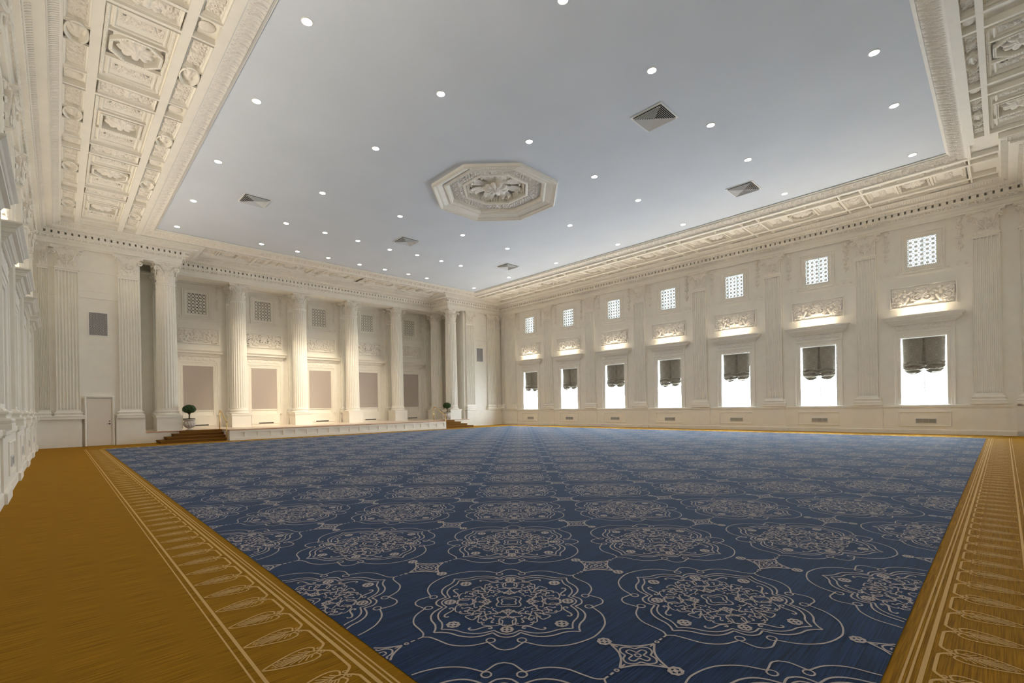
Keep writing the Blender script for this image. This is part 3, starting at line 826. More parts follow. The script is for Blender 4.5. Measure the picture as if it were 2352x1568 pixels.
# window surround: casing, frieze board and hood
CAS = [(0, 0), (0, .075), (.02, .085), (.05, .08), (.06, .055), (.13, .05), (.14, .035), (.21, .03), (.235, .045), (.25, .04), (.255, 0)]
b = MB(); v = []
for a, o in CAS: v += [(-.98+a, -o, 1.22), (-.98+a, -o, 4.305-a), (.98-a, -o, 4.305-a), (.98-a, -o, 1.22)]
b.add(v, [(i*4+j, i*4+4+j, i*4+5+j, i*4+j+1) for i in range(len(CAS)-1) for j in range(3)])
M_CAS = b.mesh('casing', PL)
b = MB(); b.sweep_box([(0, 4.34), (0, 4.62)], .99, -.05); b.sweep_box([(0, 4.305), (.03, 4.31), (.03, 4.34)], .97, -.05)
M_FB = b.mesh('frieze_board', PL)
HOOD = [(0, 4.60), (.02, 4.61), (.03, 4.64), (.06, 4.66), (.06, 4.70), (.09, 4.705), (.10, 4.73), (.13, 4.77), (.19, 4.78), (.19, 4.85), (.21, 4.86), (.23, 4.89), (.27, 4.92), (.28, 4.93), (.28, 4.96)]
b = MB(); b.sweep_box(HOOD, 1.02, -.10)
for i in range(40):
    x = -1.06+i*2.12/39; b.box(x-.016, x+.016, -.185, -.14, 4.71, 4.76)
M_HOOD = b.mesh('hood', PL)
b = MB(); b.box(-.80, .80, -.28, -.21, 4.96, 5.0); M_UPB = b.mesh('housing', WTRIM)
b = MB(); b.box(-.78, .78, -.27, -.22, 5.0, 5.004); M_UPL = b.mesh('lens', mat('uplight lens', (1, 1, 1), .5, emis=((1, .78, .5), 6)))
# sashes
b = MB(); b.frame(-.725, .725, -1.415, 1.415, [(0, -.04), (0, .03), (.045, .03), (.045, -.04)])
b.box(-.03, .03, -.03, .04, -1.37, 1.37); b.box(-.68, .68, -.02, .03, .33, .38)
M_SASH = b.mesh('sash', SASH)
b = MB(); b.add([(-.7, 0, -1.4), (.7, 0, -1.4), (.7, 0, 1.4), (-.7, 0, 1.4)], [(0, 1, 2, 3)]); M_GL = b.mesh('glass', GLASS)
b = MB(); b.frame(-.47, .47, -.68, .68, [(0, -.03), (0, .03), (.03, .03), (.03, -.03)]); b.box(-.03, .03, -.03, .03, -.66, .66); M_SASH2 = b.mesh('sash', SASH)
b = MB(); b.add([(-.46, 0, -.67), (.46, 0, -.67), (.46, 0, .67), (-.46, 0, .67)], [(0, 1, 2, 3)]); M_GL2 = b.mesh('glass', GLASS2)
b = MB(); b.frame(-.84, .84, .31, .95, [(0, 0), (0, .02), (.02, .03), (.045, .025), (.05, 0)]); M_DP = b.mesh('dado_panel', PL)
def ventmesh():
    b = MB(); b.frame(-.33, .33, -.10, .10, [(0, 0), (0, .02), (.02, .025), (.025, .005)])
    for i in range(9):
        z = -.075+i*.0185; b.add([(-.31, -.003, z), (.31, -.003, z), (.31, -.016, z+.010), (-.31, -.016, z+.010), (-.31, -.003, z+.013), (.31, -.003, z+.013)], [(0, 1, 2, 3), (3, 2, 5, 4)])
    for x in (-.1, .1): b.box(x-.006, x+.006, -.02, 0, -.08, .09)
    return b
M_VENT = ventmesh().mesh('louvres', GREYM)
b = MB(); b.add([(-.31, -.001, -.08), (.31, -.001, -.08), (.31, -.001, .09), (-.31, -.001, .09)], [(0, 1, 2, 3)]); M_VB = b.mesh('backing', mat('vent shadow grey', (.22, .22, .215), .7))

# blind: two swagged lobes either side of a centre pleat
def blind_mesh(seed):
    rnd = random.Random(seed); nu, nv = 49, 44; v = []
    ph = [rnd.uniform(0, 6.28) for _ in range(6)]; dz = rnd.uniform(-.07, .07); tiltl = rnd.uniform(-.04, .04)
    for j in range(nv+1):
        t = j/nv
        for i in range(nu+1):
            u = -1+2*i/nu; au = abs(u)
            zb = -1.34-.20*math.sin(PI*au)**.7+.05*au**6+dz+tiltl*u
            knee = .60
            if t < knee: z = t/knee*(-1.02+dz)
            else: z = (-1.02+dz)+(zb-(-1.02+dz))*((t-knee)/(1-knee))
            wpl = .012+.05*min(1, t/knee)
            pl = math.exp(-(u*.68/wpl)**2)*(.09 if t < knee else .03)
            y = pl
            if t > knee:
                q = (t-knee)/(1-knee)
                y -= .09*math.sin(PI*min(1, q*1.05))*(.5+.5*math.sin(PI*au))
                y -= .034*math.sin(q*19+5*math.sin(PI*au)+ph[0 if u < 0 else 1])+.016*math.sin(q*33-7*au+ph[2])+.01*math.sin(u*23+q*14)
                y += .05*math.exp(-(u/.10)**2)*q
            else:
                y -= .006*math.sin(u*5+ph[3])*t
            x = u*.685*(1-.03*min(1, t*1.4)*(1 if t < knee else .6))
            v.append((x, y, z))
    f = [(j*(nu+1)+i, (j+1)*(nu+1)+i, (j+1)*(nu+1)+i+1, j*(nu+1)+i+1) for j in range(nv) for i in range(nu)]
    b = MB(); b.add(v, f); return b.mesh('fabric', DAM, True)
b = MB(); b.box(-.69, .69, -.02, .03, -.03, 0); M_HR = b.mesh('head_rail', SASH)

RWALL = 'on the window wall'
def add_uplight(wn, P, rz, pos, group):
    u = thing('hood_uplight', 'warm uplight strip on top of the hood, %s' % pos, 'uplight', P(0, 0, 0), rz, group)
    obj('housing', M_UPB, u); obj('lens', M_UPL, u)
    for sz, en, tilt, spr in ((1.4, UPLIGHT_W, -.1, PI), (1.5, FILL_BEAM_W, .80, 1.75)):  # wall glow, then an added fill beam that brightens the ceiling
        ld = bpy.data.lights.new('uplight_and_fill_lamp', 'AREA'); ld.shape = 'RECTANGLE'; ld.size = sz; ld.size_y = .05; ld.energy = en; ld.color = (1, .84, .64) if en == UPLIGHT_W else (1, .88, .73); ld.spread = spr
        lo = bpy.data.objects.new('uplight_and_fill_lamp', ld); C.objects.link(lo); lo.parent = u; lo.location = (0, -.245, 5.015); lo.rotation_euler = (PI+tilt, 0, 0)
def bay(loc, rz, where, i, kind):
    """every bay carries mouldings (structure) and its things"""
    Mx = Matrix.Translation(Vector(loc)) @ Matrix.Rotation(rz, 4, 'Z')
    def P(x, y, z): return Mx @ Vector((x, y, z))
    pos = '%s %s' % (ORD[i], where)
    nm = {'window': 'window_%d' % (i+1), 'blank': 'trim_%d' % (20+i), 'fabric': 'trim_%d' % (40+i)}[kind]
    wn = sgroup(nm, loc, rz)
    obj('casing', M_CAS, wn); obj('frieze_board', M_FB, wn); obj('frieze_relief', M_FRIEZE, wn, (0, -.056, 4.48)); obj('hood', M_HOOD, wn)
    obj('bay_moulding', M_BAYL, wn); obj('band_rosettes', M_BAYR, wn)
    if kind != 'fabric': obj('dado_panel', M_DP, wn, (0, -.12, 0))
    if kind == 'window':
        obj('sash', M_SASH, wn, (0, .38, 2.635)); obj('glass', M_GL, wn, (0, .39, 2.635))
        obj('clerestory_sash', M_SASH2, wn, (0, .40, 7.68)); obj('clerestory_glass', M_GL2, wn, (0, .41, 7.68))
        t = thing('window_blind', 'taupe damask swagged blind in the %s window from the stage' % ORD[i], 'blind', P(0, .12, 4.045), rz, 'swagged blinds in the windows')
        obj('fabric', blind_mesh(i), t); obj('head_rail', M_HR, t)
        add_uplight(wn, P, rz, pos, 'uplights above the windows')
        pd = bpy.data.lights.new('window_portal', 'AREA'); pd.shape = 'RECTANGLE'; pd.size = 1.45; pd.size_y = 2.83; pd.cycles.is_portal = True
        po = bpy.data.objects.new('window_portal', pd); C.objects.link(po); po.parent = wn; po.location = (0, .46, 2.635); po.rotation_euler = (-PI/2, 0, 0)
        pd = bpy.data.lights.new('clerestory_portal', 'AREA'); pd.shape = 'RECTANGLE'; pd.size = .94; pd.size_y = 1.36; pd.cycles.is_portal = True
        po = bpy.data.objects.new('clerestory_portal', pd); C.objects.link(po); po.parent = wn; po.location = (0, .46, 7.68); po.rotation_euler = (-PI/2, 0, 0)
        v = thing('wall_vent', 'small louvred air vent low in the dado, %s' % pos, 'air vent', P(0.05, -.12, .545), rz, 'air vents under the windows')
        obj('backing', M_VB, v); obj('louvres', M_VENT, v)
    if kind == 'blank':
        add_uplight(wn, P, rz, pos, 'uplights of the left wall')
        b = MB(); b.box(-.73, .73, -.01, .0, 1.22, 4.06); b.build('blind_panel', PL, wn)
        v = thing('wall_vent', 'small louvred air vent low in the dado, %s' % pos, 'air vent', P(0.05, -.12, .545), rz, 'air vents of the left wall')
        obj('backing', M_VB, v); obj('louvres', M_VENT, v)
    r = thing('relief_panel', 'plaster relief of winged figures, %s' % pos, 'plaster relief', P(0, 0, 5.78), rz, 'figure reliefs of the walls')
    obj('relief_frame', M_RFR, r); obj('figures', M_FIG, r, (0, -.012, 0))
    if kind == 'fabric' and i in (1, 3):
        b = MB()
        for x0 in (-.82, -.15, .15, .82):
            cs = [spiral(x0, -.08, .17 if abs(x0) > .5 else .12, 1.0, 0, 1, 14, .9), spiral(x0+.05*(1 if x0 > 0 else -1), .2, .12, .9, 1, 1, 10, .9), spiral(x0, -.08, .09, 1, 0, 1, 12, .9)]
            for c in cs:
                for p in c: ball(b, (p[0], -.060, p[1]), .017, 1.4, .7, 1, 6, 4)
        b.build('opening_shade_beads', DARK, r)  # near-black beads paint the shade of openings that are not cut
    g = thing('window_grille' if kind == 'window' else 'wall_lattice', 'pierced star-pattern plaster grille, %s' % pos, 'grille', P(0, 0, 7.68), rz, 'star lattice grilles high on the walls')
    obj('lattice', M_LAT2 if kind == 'fabric' else M_LAT, g, (0, .03, 0)); obj('grille_frame', M_GFR, g)
    if kind != 'window':
        b = MB(); b.box(-.47, .47, .10, .11, -.68, .68); b.build('backing', DARK if kind == 'fabric' else PL, g)
    for sx, sd in ((-1, 'stage' if kind == 'window' else 'first'), (1, 'near')):
        side = {('window', -1): 'stage side', ('window', 1): 'camera side',
                ('blank', 1): 'stage side', ('blank', -1): 'camera side',
                ('fabric', -1): 'left side', ('fabric', 1): 'right side'}[(kind, sx)]
        d = thing('flower_garland', 'plaster flower drop, %s, %s' % (pos, side), 'plaster garland', P(sx*(1.04 if kind == 'fabric' else 1.16), 0, 8.68), rz, 'plaster flower drops')
        obj('lion_mask', M_MASK, d); obj('flower_drop', M_DROP, d)
    if kind == 'fabric':
        f = thing('fabric_panel', 'taupe fabric panel behind the stage, %s from the window wall' % ORD[4-i], 'fabric panel', P(0, 0, 1.55), rz, 'taupe fabric panels behind the stage')
        b = MB(); b.box(-.785, .785, -.03, 0, 0, 2.52); b.build('fabric', FAB, f)
        b = MB(); b.frame(-.83, .83, -.05, 2.57, [(0, 0), (0, .05), (.045, .05), (.05, .02)]); b.build('panel_frame', PL, f)
        q = thing('radiator_box', 'cream box with dark slot behind the stage, %s from the window wall' % ORD[4-i], 'radiator cover', P(0, 0, STZ), rz, 'radiator boxes on the stage')
        b = MB(); b.box(-.80, .80, -.30, 0, .10, .70); b.box(-.80, .80, -.27, 0, 0, .10); b.build('body', PL, q)
        b = MB(); b.box(-.42, .42, -.305, -.30, .115, .175); b.build('slot', DARK, q)  # dark strip on the face paints the shade of an uncut slot
    return wn
def outward(rz): return None
for i, x in enumerate(BAYX): bay((x, WF, 0), 0, 'window bay from the stage', i, 'window')
for i, x in enumerate(BAYX): bay((x, -W-WF, 0), PI, 'left-wall bay from the stage', i, 'blank')
for i, y in enumerate(BAYY): bay((-3.62, y, 0), PI/2, 'bay of the stage back wall from the left', i, 'fabric')

# dado, skirting and cap
def dado(name, segs, rz_face):
    pass
tr5 = sgroup('trim_5')
b = MB()
# window wall (face at y=0) and left wall (face at y=-W), wings of the stage wall, as swept profile
DP = [(-.13, 0), (.035, 0), (.035, .17), (.02, .185), (.005, .19), (0, .19), (0, 1.08), (.02, 1.085), (.02, 1.10), (.035, 1.12), (.035, 1.19), (.02, 1.215), (-.13, 1.22)]
b.sweep_path([(L, 0), (0, 0)], DP)
b.sweep_path([(0, -W), (L, -W)], DP)
b.build('dado', PL, tr5)
b = MB(); DW = [(-.13, 0), (0, 0), (0, 1.20), (-.01, 1.22), (-.13, 1.22)]
b.sweep_path([(0, 0), (0, -3.55)], DW); b.sweep_path([(0, -25.20), (0, -W)], DW); b.sweep_path([(0, -22.98), (0, -24.04)], DW)
b.build('plain_dado', PL, tr5)
# string course and rosette band of the wings
b = MB()
for y0, y1 in ((-3.5, 0), (-W, -23.1)):
    b.box(-WF, -WF+.03, y0, y1, 7.80, 7.86); b.box(-WF, -WF+.02, y0, y1, 6.66, 6.93); b.box(-WF, -WF+.04, y0, y1, 6.62, 6.66); b.box(-WF, -WF+.035, y0, y1, 6.93, 6.95)
b.build('string_course', PL, tr5)

# pilasters
for k, x in enumerate(PILX):
    pilaster((x, WF, 1.22), 0, 'fluted cream pilaster on the window wall, %s counted from the stage corner' % ORD[k], 'pilasters of the window wall', pm=PEDS)
for k, x in enumerate(PILX[:6]):
    pilaster((x, -W-WF, 1.22), PI, 'fluted cream pilaster on the left wall, %s counted from the stage corner' % ORD[k], 'pilasters of the left wall', pm=PEDS)
pilaster((.24, WF, 1.22), 0, 'narrow corner strip of a fluted pilaster where window wall meets stage wall', None, scale_x=.42)
pilaster((L-.02, WF, 1.22), 0, 'fluted cream pilaster at the far right edge of the window wall', None, scale_x=.9)
for y, lab in ((-.26, 'fluted corner pilaster on the white wall right of the stage, beside the window wall'), (-1.02, 'slim fluted pilaster right of the wall grille beside the far corner'), (-3.13, 'fluted pilaster at the right end of the stage opening'),
               (-23.50, 'fluted pilaster between the small white door and the stage'), (-25.61, 'fluted pilaster left of the small white door'), (-26.36, 'fluted corner pilaster at the far left behind the left wall hoods')):
    pilaster((-WF, y, 1.22), PI/2, lab, 'pilasters of the stage wall', ped=(y in (-23.50,)), scale_x=.45 if y in (-.26, -26.36) else 1)
for k, y in enumerate(COLY):
    pilaster((-3.62, y, 1.22), PI/2, 'fluted pilaster on the stage back wall behind the %s rear column from the window side' % ORD[k], 'pilasters behind the stage columns')
# pier returns at both ends of the opening
b = MB(); b.box(-.93, -.125, -3.56, -3.42, .002, 8.728); b.box(-.93, -.125, -W+3.42, -W+3.56, .002, 8.728); struct(b.build('trim_6', PL))

# columns
for k, y in enumerate(COLY):
    column(-2.6, y, 'round fluted column at the back of the stage front, %s counted from the window side' % ORD[k], 'rear row of stage columns')
column(-.5, -4.62, 'round fluted column standing forward at the right end of the stage by the steps', 'forward stage columns')
column(-.5, -22.03, 'round fluted column standing forward at the left end of the stage beside the topiary', 'forward stage columns')

# ------------------------------------------------------------------ door and wall grilles
dr = sgroup('door_1', (-WF, -24.60, 0), PI/2)
b = MB(); v = []
DC = [(0, 0), (0, .12), (.02, .135), (.05, .13), (.06, .115), (.085, .11), (.09, .05)]
for a, o in DC: v += [(-.51+a, -o, 0), (-.51+a, -o, 2.24-a), (.51-a, -o, 2.24-a), (.51-a, -o, 0)]
b.add(v, [(i*4+j, i*4+4+j, i*4+5+j, i*4+j+1) for i in range(len(DC)-1) for j in range(3)])
b.box(-.43, .43, -.01, .03, 0, 2.16); b.build('door_frame', PL, dr)  # the box is an unseen board added to keep sky light out
b = MB(); b.box(-.415, .415, -.08, 0, .01, 2.13); lf = b.build('door_leaf', DOORM, dr)
b = MB(); b.lathe([(.03, 0), (.03, .012), (.015, .015), (.012, .05)], 14); b.v = [(x, -.08-z, y) for x, y, z in b.v]; b.tube([(0, -.13, 0), (-.05, -.135, 0), (-.11, -.13, -.005)], .009, 6)
b.build('lever_handle', BLK, lf, loc=(.34, 0, .98))
b = MB(); b.lathe([(.022, 0), (.022, .015), (.01, .02)], 12); b.v = [(x, -.08-z, y) for x, y, z in b.v]; b.build('deadbolt', BLK, lf, loc=(.34, 0, 1.10))
for z in (.27, 1.87):
    b = MB(); b.tube([(-.417, -.088, z-.06), (-.417, -.088, z+.06)], .008, 6); b.build('hinge', GREYM, lf)
# diamond mesh wall grilles
def dgrille(wd, h):
    b = MB(); b.frame(-wd/2-.03, wd/2+.03, -h/2-.03, h/2+.03, [(0, 0), (0, .02), (.03, .02), (.03, 0)])
    p = .072; hz = .05; nx, nz = int(wd/p), int(h/hz)
    def strip(p_, q, t=.010):
        p_, q = Vector(p_), Vector(q); d = (q-p_).normalized(); n = Vector((-d.y, d.x))*t/2; c = [p_-n, q-n, q+n, p_+n]
        b.add([(a.x, -.014, a.y) for a in c], [(0, 1, 2, 3)])
    px, pz = wd/nx, h/nz
    for i in range(nx):
        for j in range(nz):
            x, z = -wd/2+px*(i+.5), -h/2+pz*(j+.5)
            strip((x-px/2, z), (x, z+pz/2)); strip((x, z+pz/2), (x+px/2, z)); strip((x+px/2, z), (x, z-pz/2)); strip((x, z-pz/2), (x-px/2, z))
    return b.mesh('diamond_mesh', WTRIM)
M_DG = dgrille(.63, 1.02)
b = MB(); b.add([(-.315, -.003, -.51), (.315, -.003, -.51), (.315, -.003, .51), (-.315, -.003, .51)], [(0, 1, 2, 3)]); M_DGB = b.mesh('backing', DARK)
for loc, rz, lab in (((-WF, -24.59, 5.49), PI/2, 'dark diamond-mesh grille high on the wall above the small white door'),
                     ((-WF, -2.13, 5.5), PI/2, 'diamond-mesh grille on the white wall between stage and windows'),
                     ((-1.6, -3.2, 5.55), 0, 'diamond-mesh grille on the side wall of the stage seen behind the right column')):
    t = thing('wall_grille', lab, 'grille', loc, rz, 'diamond-mesh wall grilles'); obj('backing', M_DGB, t); obj('diamond_mesh', M_DG, t)

# outlets along the window wall
for i, (x, z) in enumerate(((17.85, .25), (20.35, .25), (22.6, .25), (24.25, .25), (24.55, .25), (27.6, .25), (13.9, .25), (10.1, .25))):
    b = MB(); b.box(-.035, .035, -.008, 0, -.055, .055); b.box(-.018, .018, -.011, -.008, .01, .038); b.box(-.018, .018, -.011, -.008, -.038, -.01)
    o = b.build('wall_outlet', OUTL, None, loc=(x, .0, z)); tag(o, 'small white outlet plate low on the window wall, %s from the camera end' % ['fifth', 'fourth', 'third', 'second', 'double second', 'nearest', 'sixth', 'seventh'][i], 'outlet', 'wall outlets')

# ------------------------------------------------------------------ stage
st = thing('stage_platform', 'low stage platform with white panelled front and pale deck', 'stage')
XS = 1.75; SY0, SY1 = -19.87, -6.83
b = MB(); b.box(-3.6, -.0, -23.1, -3.55, 0, STZ-.045); b.box(-.01, XS, SY0, SY1, 0, STZ-.045); b.build('body', PL, st)
b = MB(); b.box(-3.6, .03, -23.08, -3.4, STZ-.045, STZ-.004); b.box(.03, XS+.06, SY0-.03, SY1+.03, STZ-.045, STZ-.004); b.build('deck_edge', NOSE, st)
b = MB(); b.box(-3.6, .015, -23.06, -3.5, STZ-.02, STZ); b.box(.015, XS+.045, SY0-.01, SY1+.01, STZ-.02, STZ); b.build('deck', DECK, st)
b = MB(); n = 21; p = (SY1-SY0-.2)/n
b.box(-SY1-.0-13.04, -SY1, -.03, -.0, 0, .12); b.v = []; b.f = []
for i in range(n):
    y0 = SY0+.1+p*i+.06; y1 = y0+p-.12
    for (a0, a1, z0, z1) in ((y0-.06, y0, .10, .46), (y1, y1+.06, .10, .46), (y0, y1, .40, .46), (y0, y1, .10, .15)): b.box(XS, XS+.04, a0, a1, z0, z1)
b.box(XS, XS+.05, SY0, SY1, 0, .10); b.box(XS, XS+.04, SY0, SY1, .46, STZ-.045)
b.box(XS, XS+.04, SY0, SY0+.1, .1, .46); b.box(XS, XS+.04, SY1-.1, SY1, .1, .46)
b.build('panelled_front', PL, st)
for sgn, lab in ((-1, 'brown carpeted steps at the left end of the stage, beside the topiary'), (1, 'brown carpeted steps at the right end of the stage')):
    t = thing('stage_steps', lab, 'steps', (0, SY0 if sgn < 0 else SY1, 0), 0, 'carpeted steps up to the stage')
    for k in range(3):
        b = MB(); z1 = STZ*(k+1)/4; x1 = 1.42-.36*k; y1 = 2.70-.30*k
        b.box(.03, x1, *sorted((sgn*.02, sgn*y1)), STZ*k/4, z1-.02); b.box(.03, x1+.025, *sorted((sgn*.02, sgn*(y1+.02))), z1-.035, z1)
        b.build('step', STEP, t)
    b = MB(); b.box(.035, .37, *sorted((sgn*.02, sgn*1.78)), STZ*.75, STZ-.01); b.build('step', STEP, t)
    h = thing('stage_handrail', 'brass handrail beside the %s steps of the stage' % ('left' if sgn < 0 else 'right'), 'handrail', (0, (SY0 if sgn < 0 else SY1)+sgn*.08, 0), 0, 'brass stage handrails')
    b = MB(); b.tube([(.20, 0, STZ), (.20, 0, 1.40)], .022, 10); b.lathe([(.05, 0), (.05, .01), (.03, .02), (.022, .03)], 14, (.20, 0, STZ)); b.build('post', BRASS, h, True)
    b = MB(); b.tube([(1.62, 0, 0), (1.62, 0, .92)], .022, 10); b.lathe([(.05, 0), (.05, .01), (.03, .02), (.022, .03)], 14, (1.62, 0, 0)); ball(b, (1.62, 0, .93), .035); b.build('post', BRASS, h, True)
    b = MB(); b.tube([(.20, 0, 1.38), (.22, 0, 1.46), (.28, 0, 1.495), (.40, 0, 1.48), (.55, 0, 1.42), (1.40, 0, 1.0), (1.62, 0, .93)], .024, 10); b.build('rail', BRASS, h, True)

# topiaries
def topiary(x, y, label, seed):
    t = thing('potted_topiary', label, 'potted tree', (x, y, STZ), 0, 'topiary trees on the stage')
    def mod(a, z): return 1+(.075*math.sin(12*a+z*16) if .10 < z < .42 else 0)
    b = MB(); b.lathe([(.15, 0), (.16, .02), (.12, .04), (.08, .07), (.075, .09), (.13, .11), (.20, .17), (.24, .26), (.25, .34), (.235, .41), (.21, .44), (.215, .46), (.265, .49), (.275, .52), (.26, .54), (.22, .535), (.2, .50)], 84, mod=mod)
    b.build('urn', URN, t, True)
    b = MB(); b.lathe([(.225, .50), (.265, .545), (.2, .57), (.1, .585)], 24); rr = random.Random(seed)
    for _ in range(60): a = rr.uniform(0, 2*PI); q = rr.uniform(.1, .26); ball(b, (q*math.cos(a), q*math.sin(a), .56), .03, 1, 1, .7, 6, 4)
    b.build('moss', SOIL, t)
    b = MB(); b.tube([(0, 0, .55), (.02, 0, .68), (-.01, .01, .80), (.01, 0, .95)], [.035, .03, .032, .02], 8)
    for k in range(6): a = k*PI/3; b.tube([(0, 0, .76), (.09*math.cos(a), .09*math.sin(a), .88), (.16*math.cos(a), .16*math.sin(a), .98)], [.018, .012, .008], 5)
    b.build('trunk', BARK, t, True)
    V = []; Fc = []
    for _ in range(4200):
        d = Vector((rr.gauss(0, 1), rr.gauss(0, 1), rr.gauss(0, 1))).normalized(); q = rr.uniform(.72, 1.03)*(1+.05*math.sin(d.x*9)*math.cos(d.y*8+d.z*5))
        c = Vector((d.x*.29*q, d.y*.29*q, 1.03+d.z*(.235 if d.z > 0 else .19)*q))
        n = (d+Vector((rr.uniform(-.7, .7), rr.uniform(-.7, .7), rr.uniform(-.7, .7)))).normalized(); a = n.cross(Vector((rr.gauss(0, 1), rr.gauss(0, 1), rr.gauss(0, 1)))).normalized(); e = n.cross(a)
        l, w_ = rr.uniform(.018, .028), rr.uniform(.009, .013); o = len(V)
        V += [c-a*l, c+e*w_, c+a*l, c-e*w_]; Fc.append((o, o+1, o+2, o+3))
    b = MB(); b.add(V, Fc); ball(b, (0, 0, 1.035), .24, 1, 1, .78, 16, 10); b.build('foliage', LEAF, t)
topiary(-.02, -21.22, 'round clipped topiary tree in swirled stone urn at the left end of the stage', 3)
topiary(-.02, -5.42, 'round clipped topiary tree in urn at the right end of the stage', 8)

# ------------------------------------------------------------------ ceiling centrepiece
cm_ = thing('ceiling_centrepiece', 'large octagonal plaster ceiling medallion with flower centre', 'ceiling medallion', (RX, RY, ZC))
def octring(b, prof, sub=1):
    v = []
    for r, z in prof:
        for k in range(8):
            a, c = PI/8+k*PI/4, PI/8+(k+1)*PI/4; p, q = (r*math.cos(a), r*math.sin(a)), (r*math.cos(c), r*math.sin(c))
            for s in range(sub): v.append((p[0]+(q[0]-p[0])*s/sub, p[1]+(q[1]-p[1])*s/sub, z))
    n = 8*sub
    b.add(v, [(i*n+j, i*n+(j+1) % n, (i+1)*n+(j+1) % n, (i+1)*n+j) for i in range(len(prof)-1) for j in range(n)])
b = MB(); octring(b, [(2.57, .0), (2.57, -.10), (2.50, -.13), (2.44, -.10), (2.42, -.05), (2.34, -.04), (2.12, .05), (2.10, .0), (2.04, -.01), (1.98, .0), (1.95, .05), (1.93, .18), (1.90, .20)])
octring(b, [(1.36, .20), (1.36, .14), (1.33, .12), (1.27, .12), (1.26, .42), (.0, .42)])
b.build('frame', PL, cm_)
b = MB()
for R, st_, rr_, z in ((2.51, .075, .028, -.125), (2.04, .06, .022, -.01), (1.945, .06, .02, .12)):
    pts, rad = [], []
    for k in range(8):
        a, c = PI/8+k*PI/4, PI/8+(k+1)*PI/4; p, q = Vector((R*math.cos(a), R*math.sin(a))), Vector((R*math.cos(c), R*math.sin(c))); n = int((q-p).length/st_)*4
        for i in range(n): o = p+(q-p)*i/n; pts.append((o.x, o.y, z)); rad.append(rr_*(.35, .9, 1.05, .9)[i % 4])
    pts.append(pts[0]); rad.append(rad[0]); b.tube(pts, rad, 6, False)
b.build('rope_moulding', PL, cm_, True)
# ornament ring, a height field on the octagonal band
nr, na = 20, 8*96; V = []
rs = np.linspace(1.36, 1.90, nr)
for i, r in enumerate(rs):
    for k in range(8):
        a, c = PI/8+k*PI/4, PI/8+(k+1)*PI/4; p, q = (r*math.cos(a), r*math.sin(a)), (r*math.cos(c), r*math.sin(c))
        for s in range(96):
            t = s/96; u = (t-.5)*2*1.25; vv = (i/(nr-1)-.5)
            g = abs(math.sin(u*11+3.0*math.sin(vv*9)))*abs(math.cos(vv*8+1.6*math.sin(u*9)))
            g2 = abs(math.sin(u*31+vv*15))*.4+abs(math.sin(u*21-vv*26))*.35
            h = .10*(g**.8*.75+g2*.5)*math.sin(PI*min(1, max(0, i/(nr-1))))**.4
            V.append((p[0]+(q[0]-p[0])*t, p[1]+(q[1]-p[1])*t, .20-h))
b = MB(); b.add(V, [(i*na+j, i*na+(j+1) % na, (i+1)*na+(j+1) % na, (i+1)*na+j) for i in range(nr-1) for j in range(na)]); b.build('leaf_ring', ORN, cm_, True)
b = MB(); flower(b, (0, 0, 0), .52, 10, .16); b.v = [(x, z, .26+y) for x, y, z in b.v]; b.f = [tuple(reversed(q)) for q in b.f]
ball(b, (0, 0, .10), .10, 1, 1, .5); b.build('flower', ORN, cm_, True)
b = MB()
for k in range(8):
    a = k*PI/4+PI/8; lb = MB(); leafsheet(lb, 0, 0, 0, .36, .72, .12)
    for s in (-1, 1): leafsheet(lb, s*.14, 0, .12, .20, .42, .14)
    ca, sa = math.cos(a), math.sin(a)
    for j, (x, y, z) in enumerate(lb.v): lb.v[j] = (ca*(z+.45)-sa*x, sa*(z+.45)+ca*x, .36+y)
    b.add(lb.v, lb.f)
for k in range(8):
    a, c = PI/8+k*PI/4, PI/8+(k+1)*PI/4; p, q = Vector((1.22*math.cos(a), 1.22*math.sin(a))), Vector((1.22*math.cos(c), 1.22*math.sin(c)))
    for i in range(14): o = p+(q-p)*(i+.5)/14; b.tube([(o.x, o.y, .18), (o.x*.97, o.y*.97, .30), (o.x*.92, o.y*.92, .40)], .022, 5, False)
b.build('acanthus_leaves', ORN, cm_, True)

# ------------------------------------------------------------------ ceiling diffusers and downlights
b = MB(); dframe(b, .50, .50, [(0, -.001), (0, -.02), (.05, -.02), (.055, -.005)]); M_DF = b.mesh('frame', WTRIM)
b = MB()
for i in range(9):
    h = .445-.048*i; dframe(b, h, h, [(0, -.028), (.006, -.034), (.030, .006)])
M_DL = b.mesh('louvres', LOUV)
b = MB(); b.box(-.45, .45, -.45, .45, -.0015, -.001); M_DB = b.mesh('backing', DARK)
for x, y, lab in ((21.22, -13.22, 'large square louvred ceiling diffuser nearest the camera, right of the medallion'), (21.22, -6.38, 'square louvred ceiling diffuser beside the window-side ceiling border'),
                  (7.6, -20.17, 'square louvred ceiling diffuser near the left ceiling border'), (7.5, -13.2, 'square louvred ceiling diffuser between the medallion and the stage'), (7.7, -6.38, 'small far square ceiling diffuser towards the stage corner')):
    t = thing('ceiling_diffuser', lab, 'air diffuser', (x, y, ZC), 0, 'square ceiling diffusers')
    obj('frame', M_DF, t); o = obj('louvres', M_DL, t, (0, 0, -.03)); obj('backing', M_DB, t)
b = MB(); b.lathe([(.125, 0), (.125, -.012), (.105, -.016), (.10, -.004)], 28); M_LT = b.mesh('trim_ring', WTRIM, False)
b = MB(); b.lathe([(.098, -.010), (.05, -.018), (.01, -.020)], 24); M_LL = b.mesh('lens', LAMP)
rows = [-4.66, -8.6, -11.6, -15.05, -18.45, -21.96]; cols = [2.4, 5.98, 10.02, 14.28, 17.88, 22.18, 26.15]
spots = []
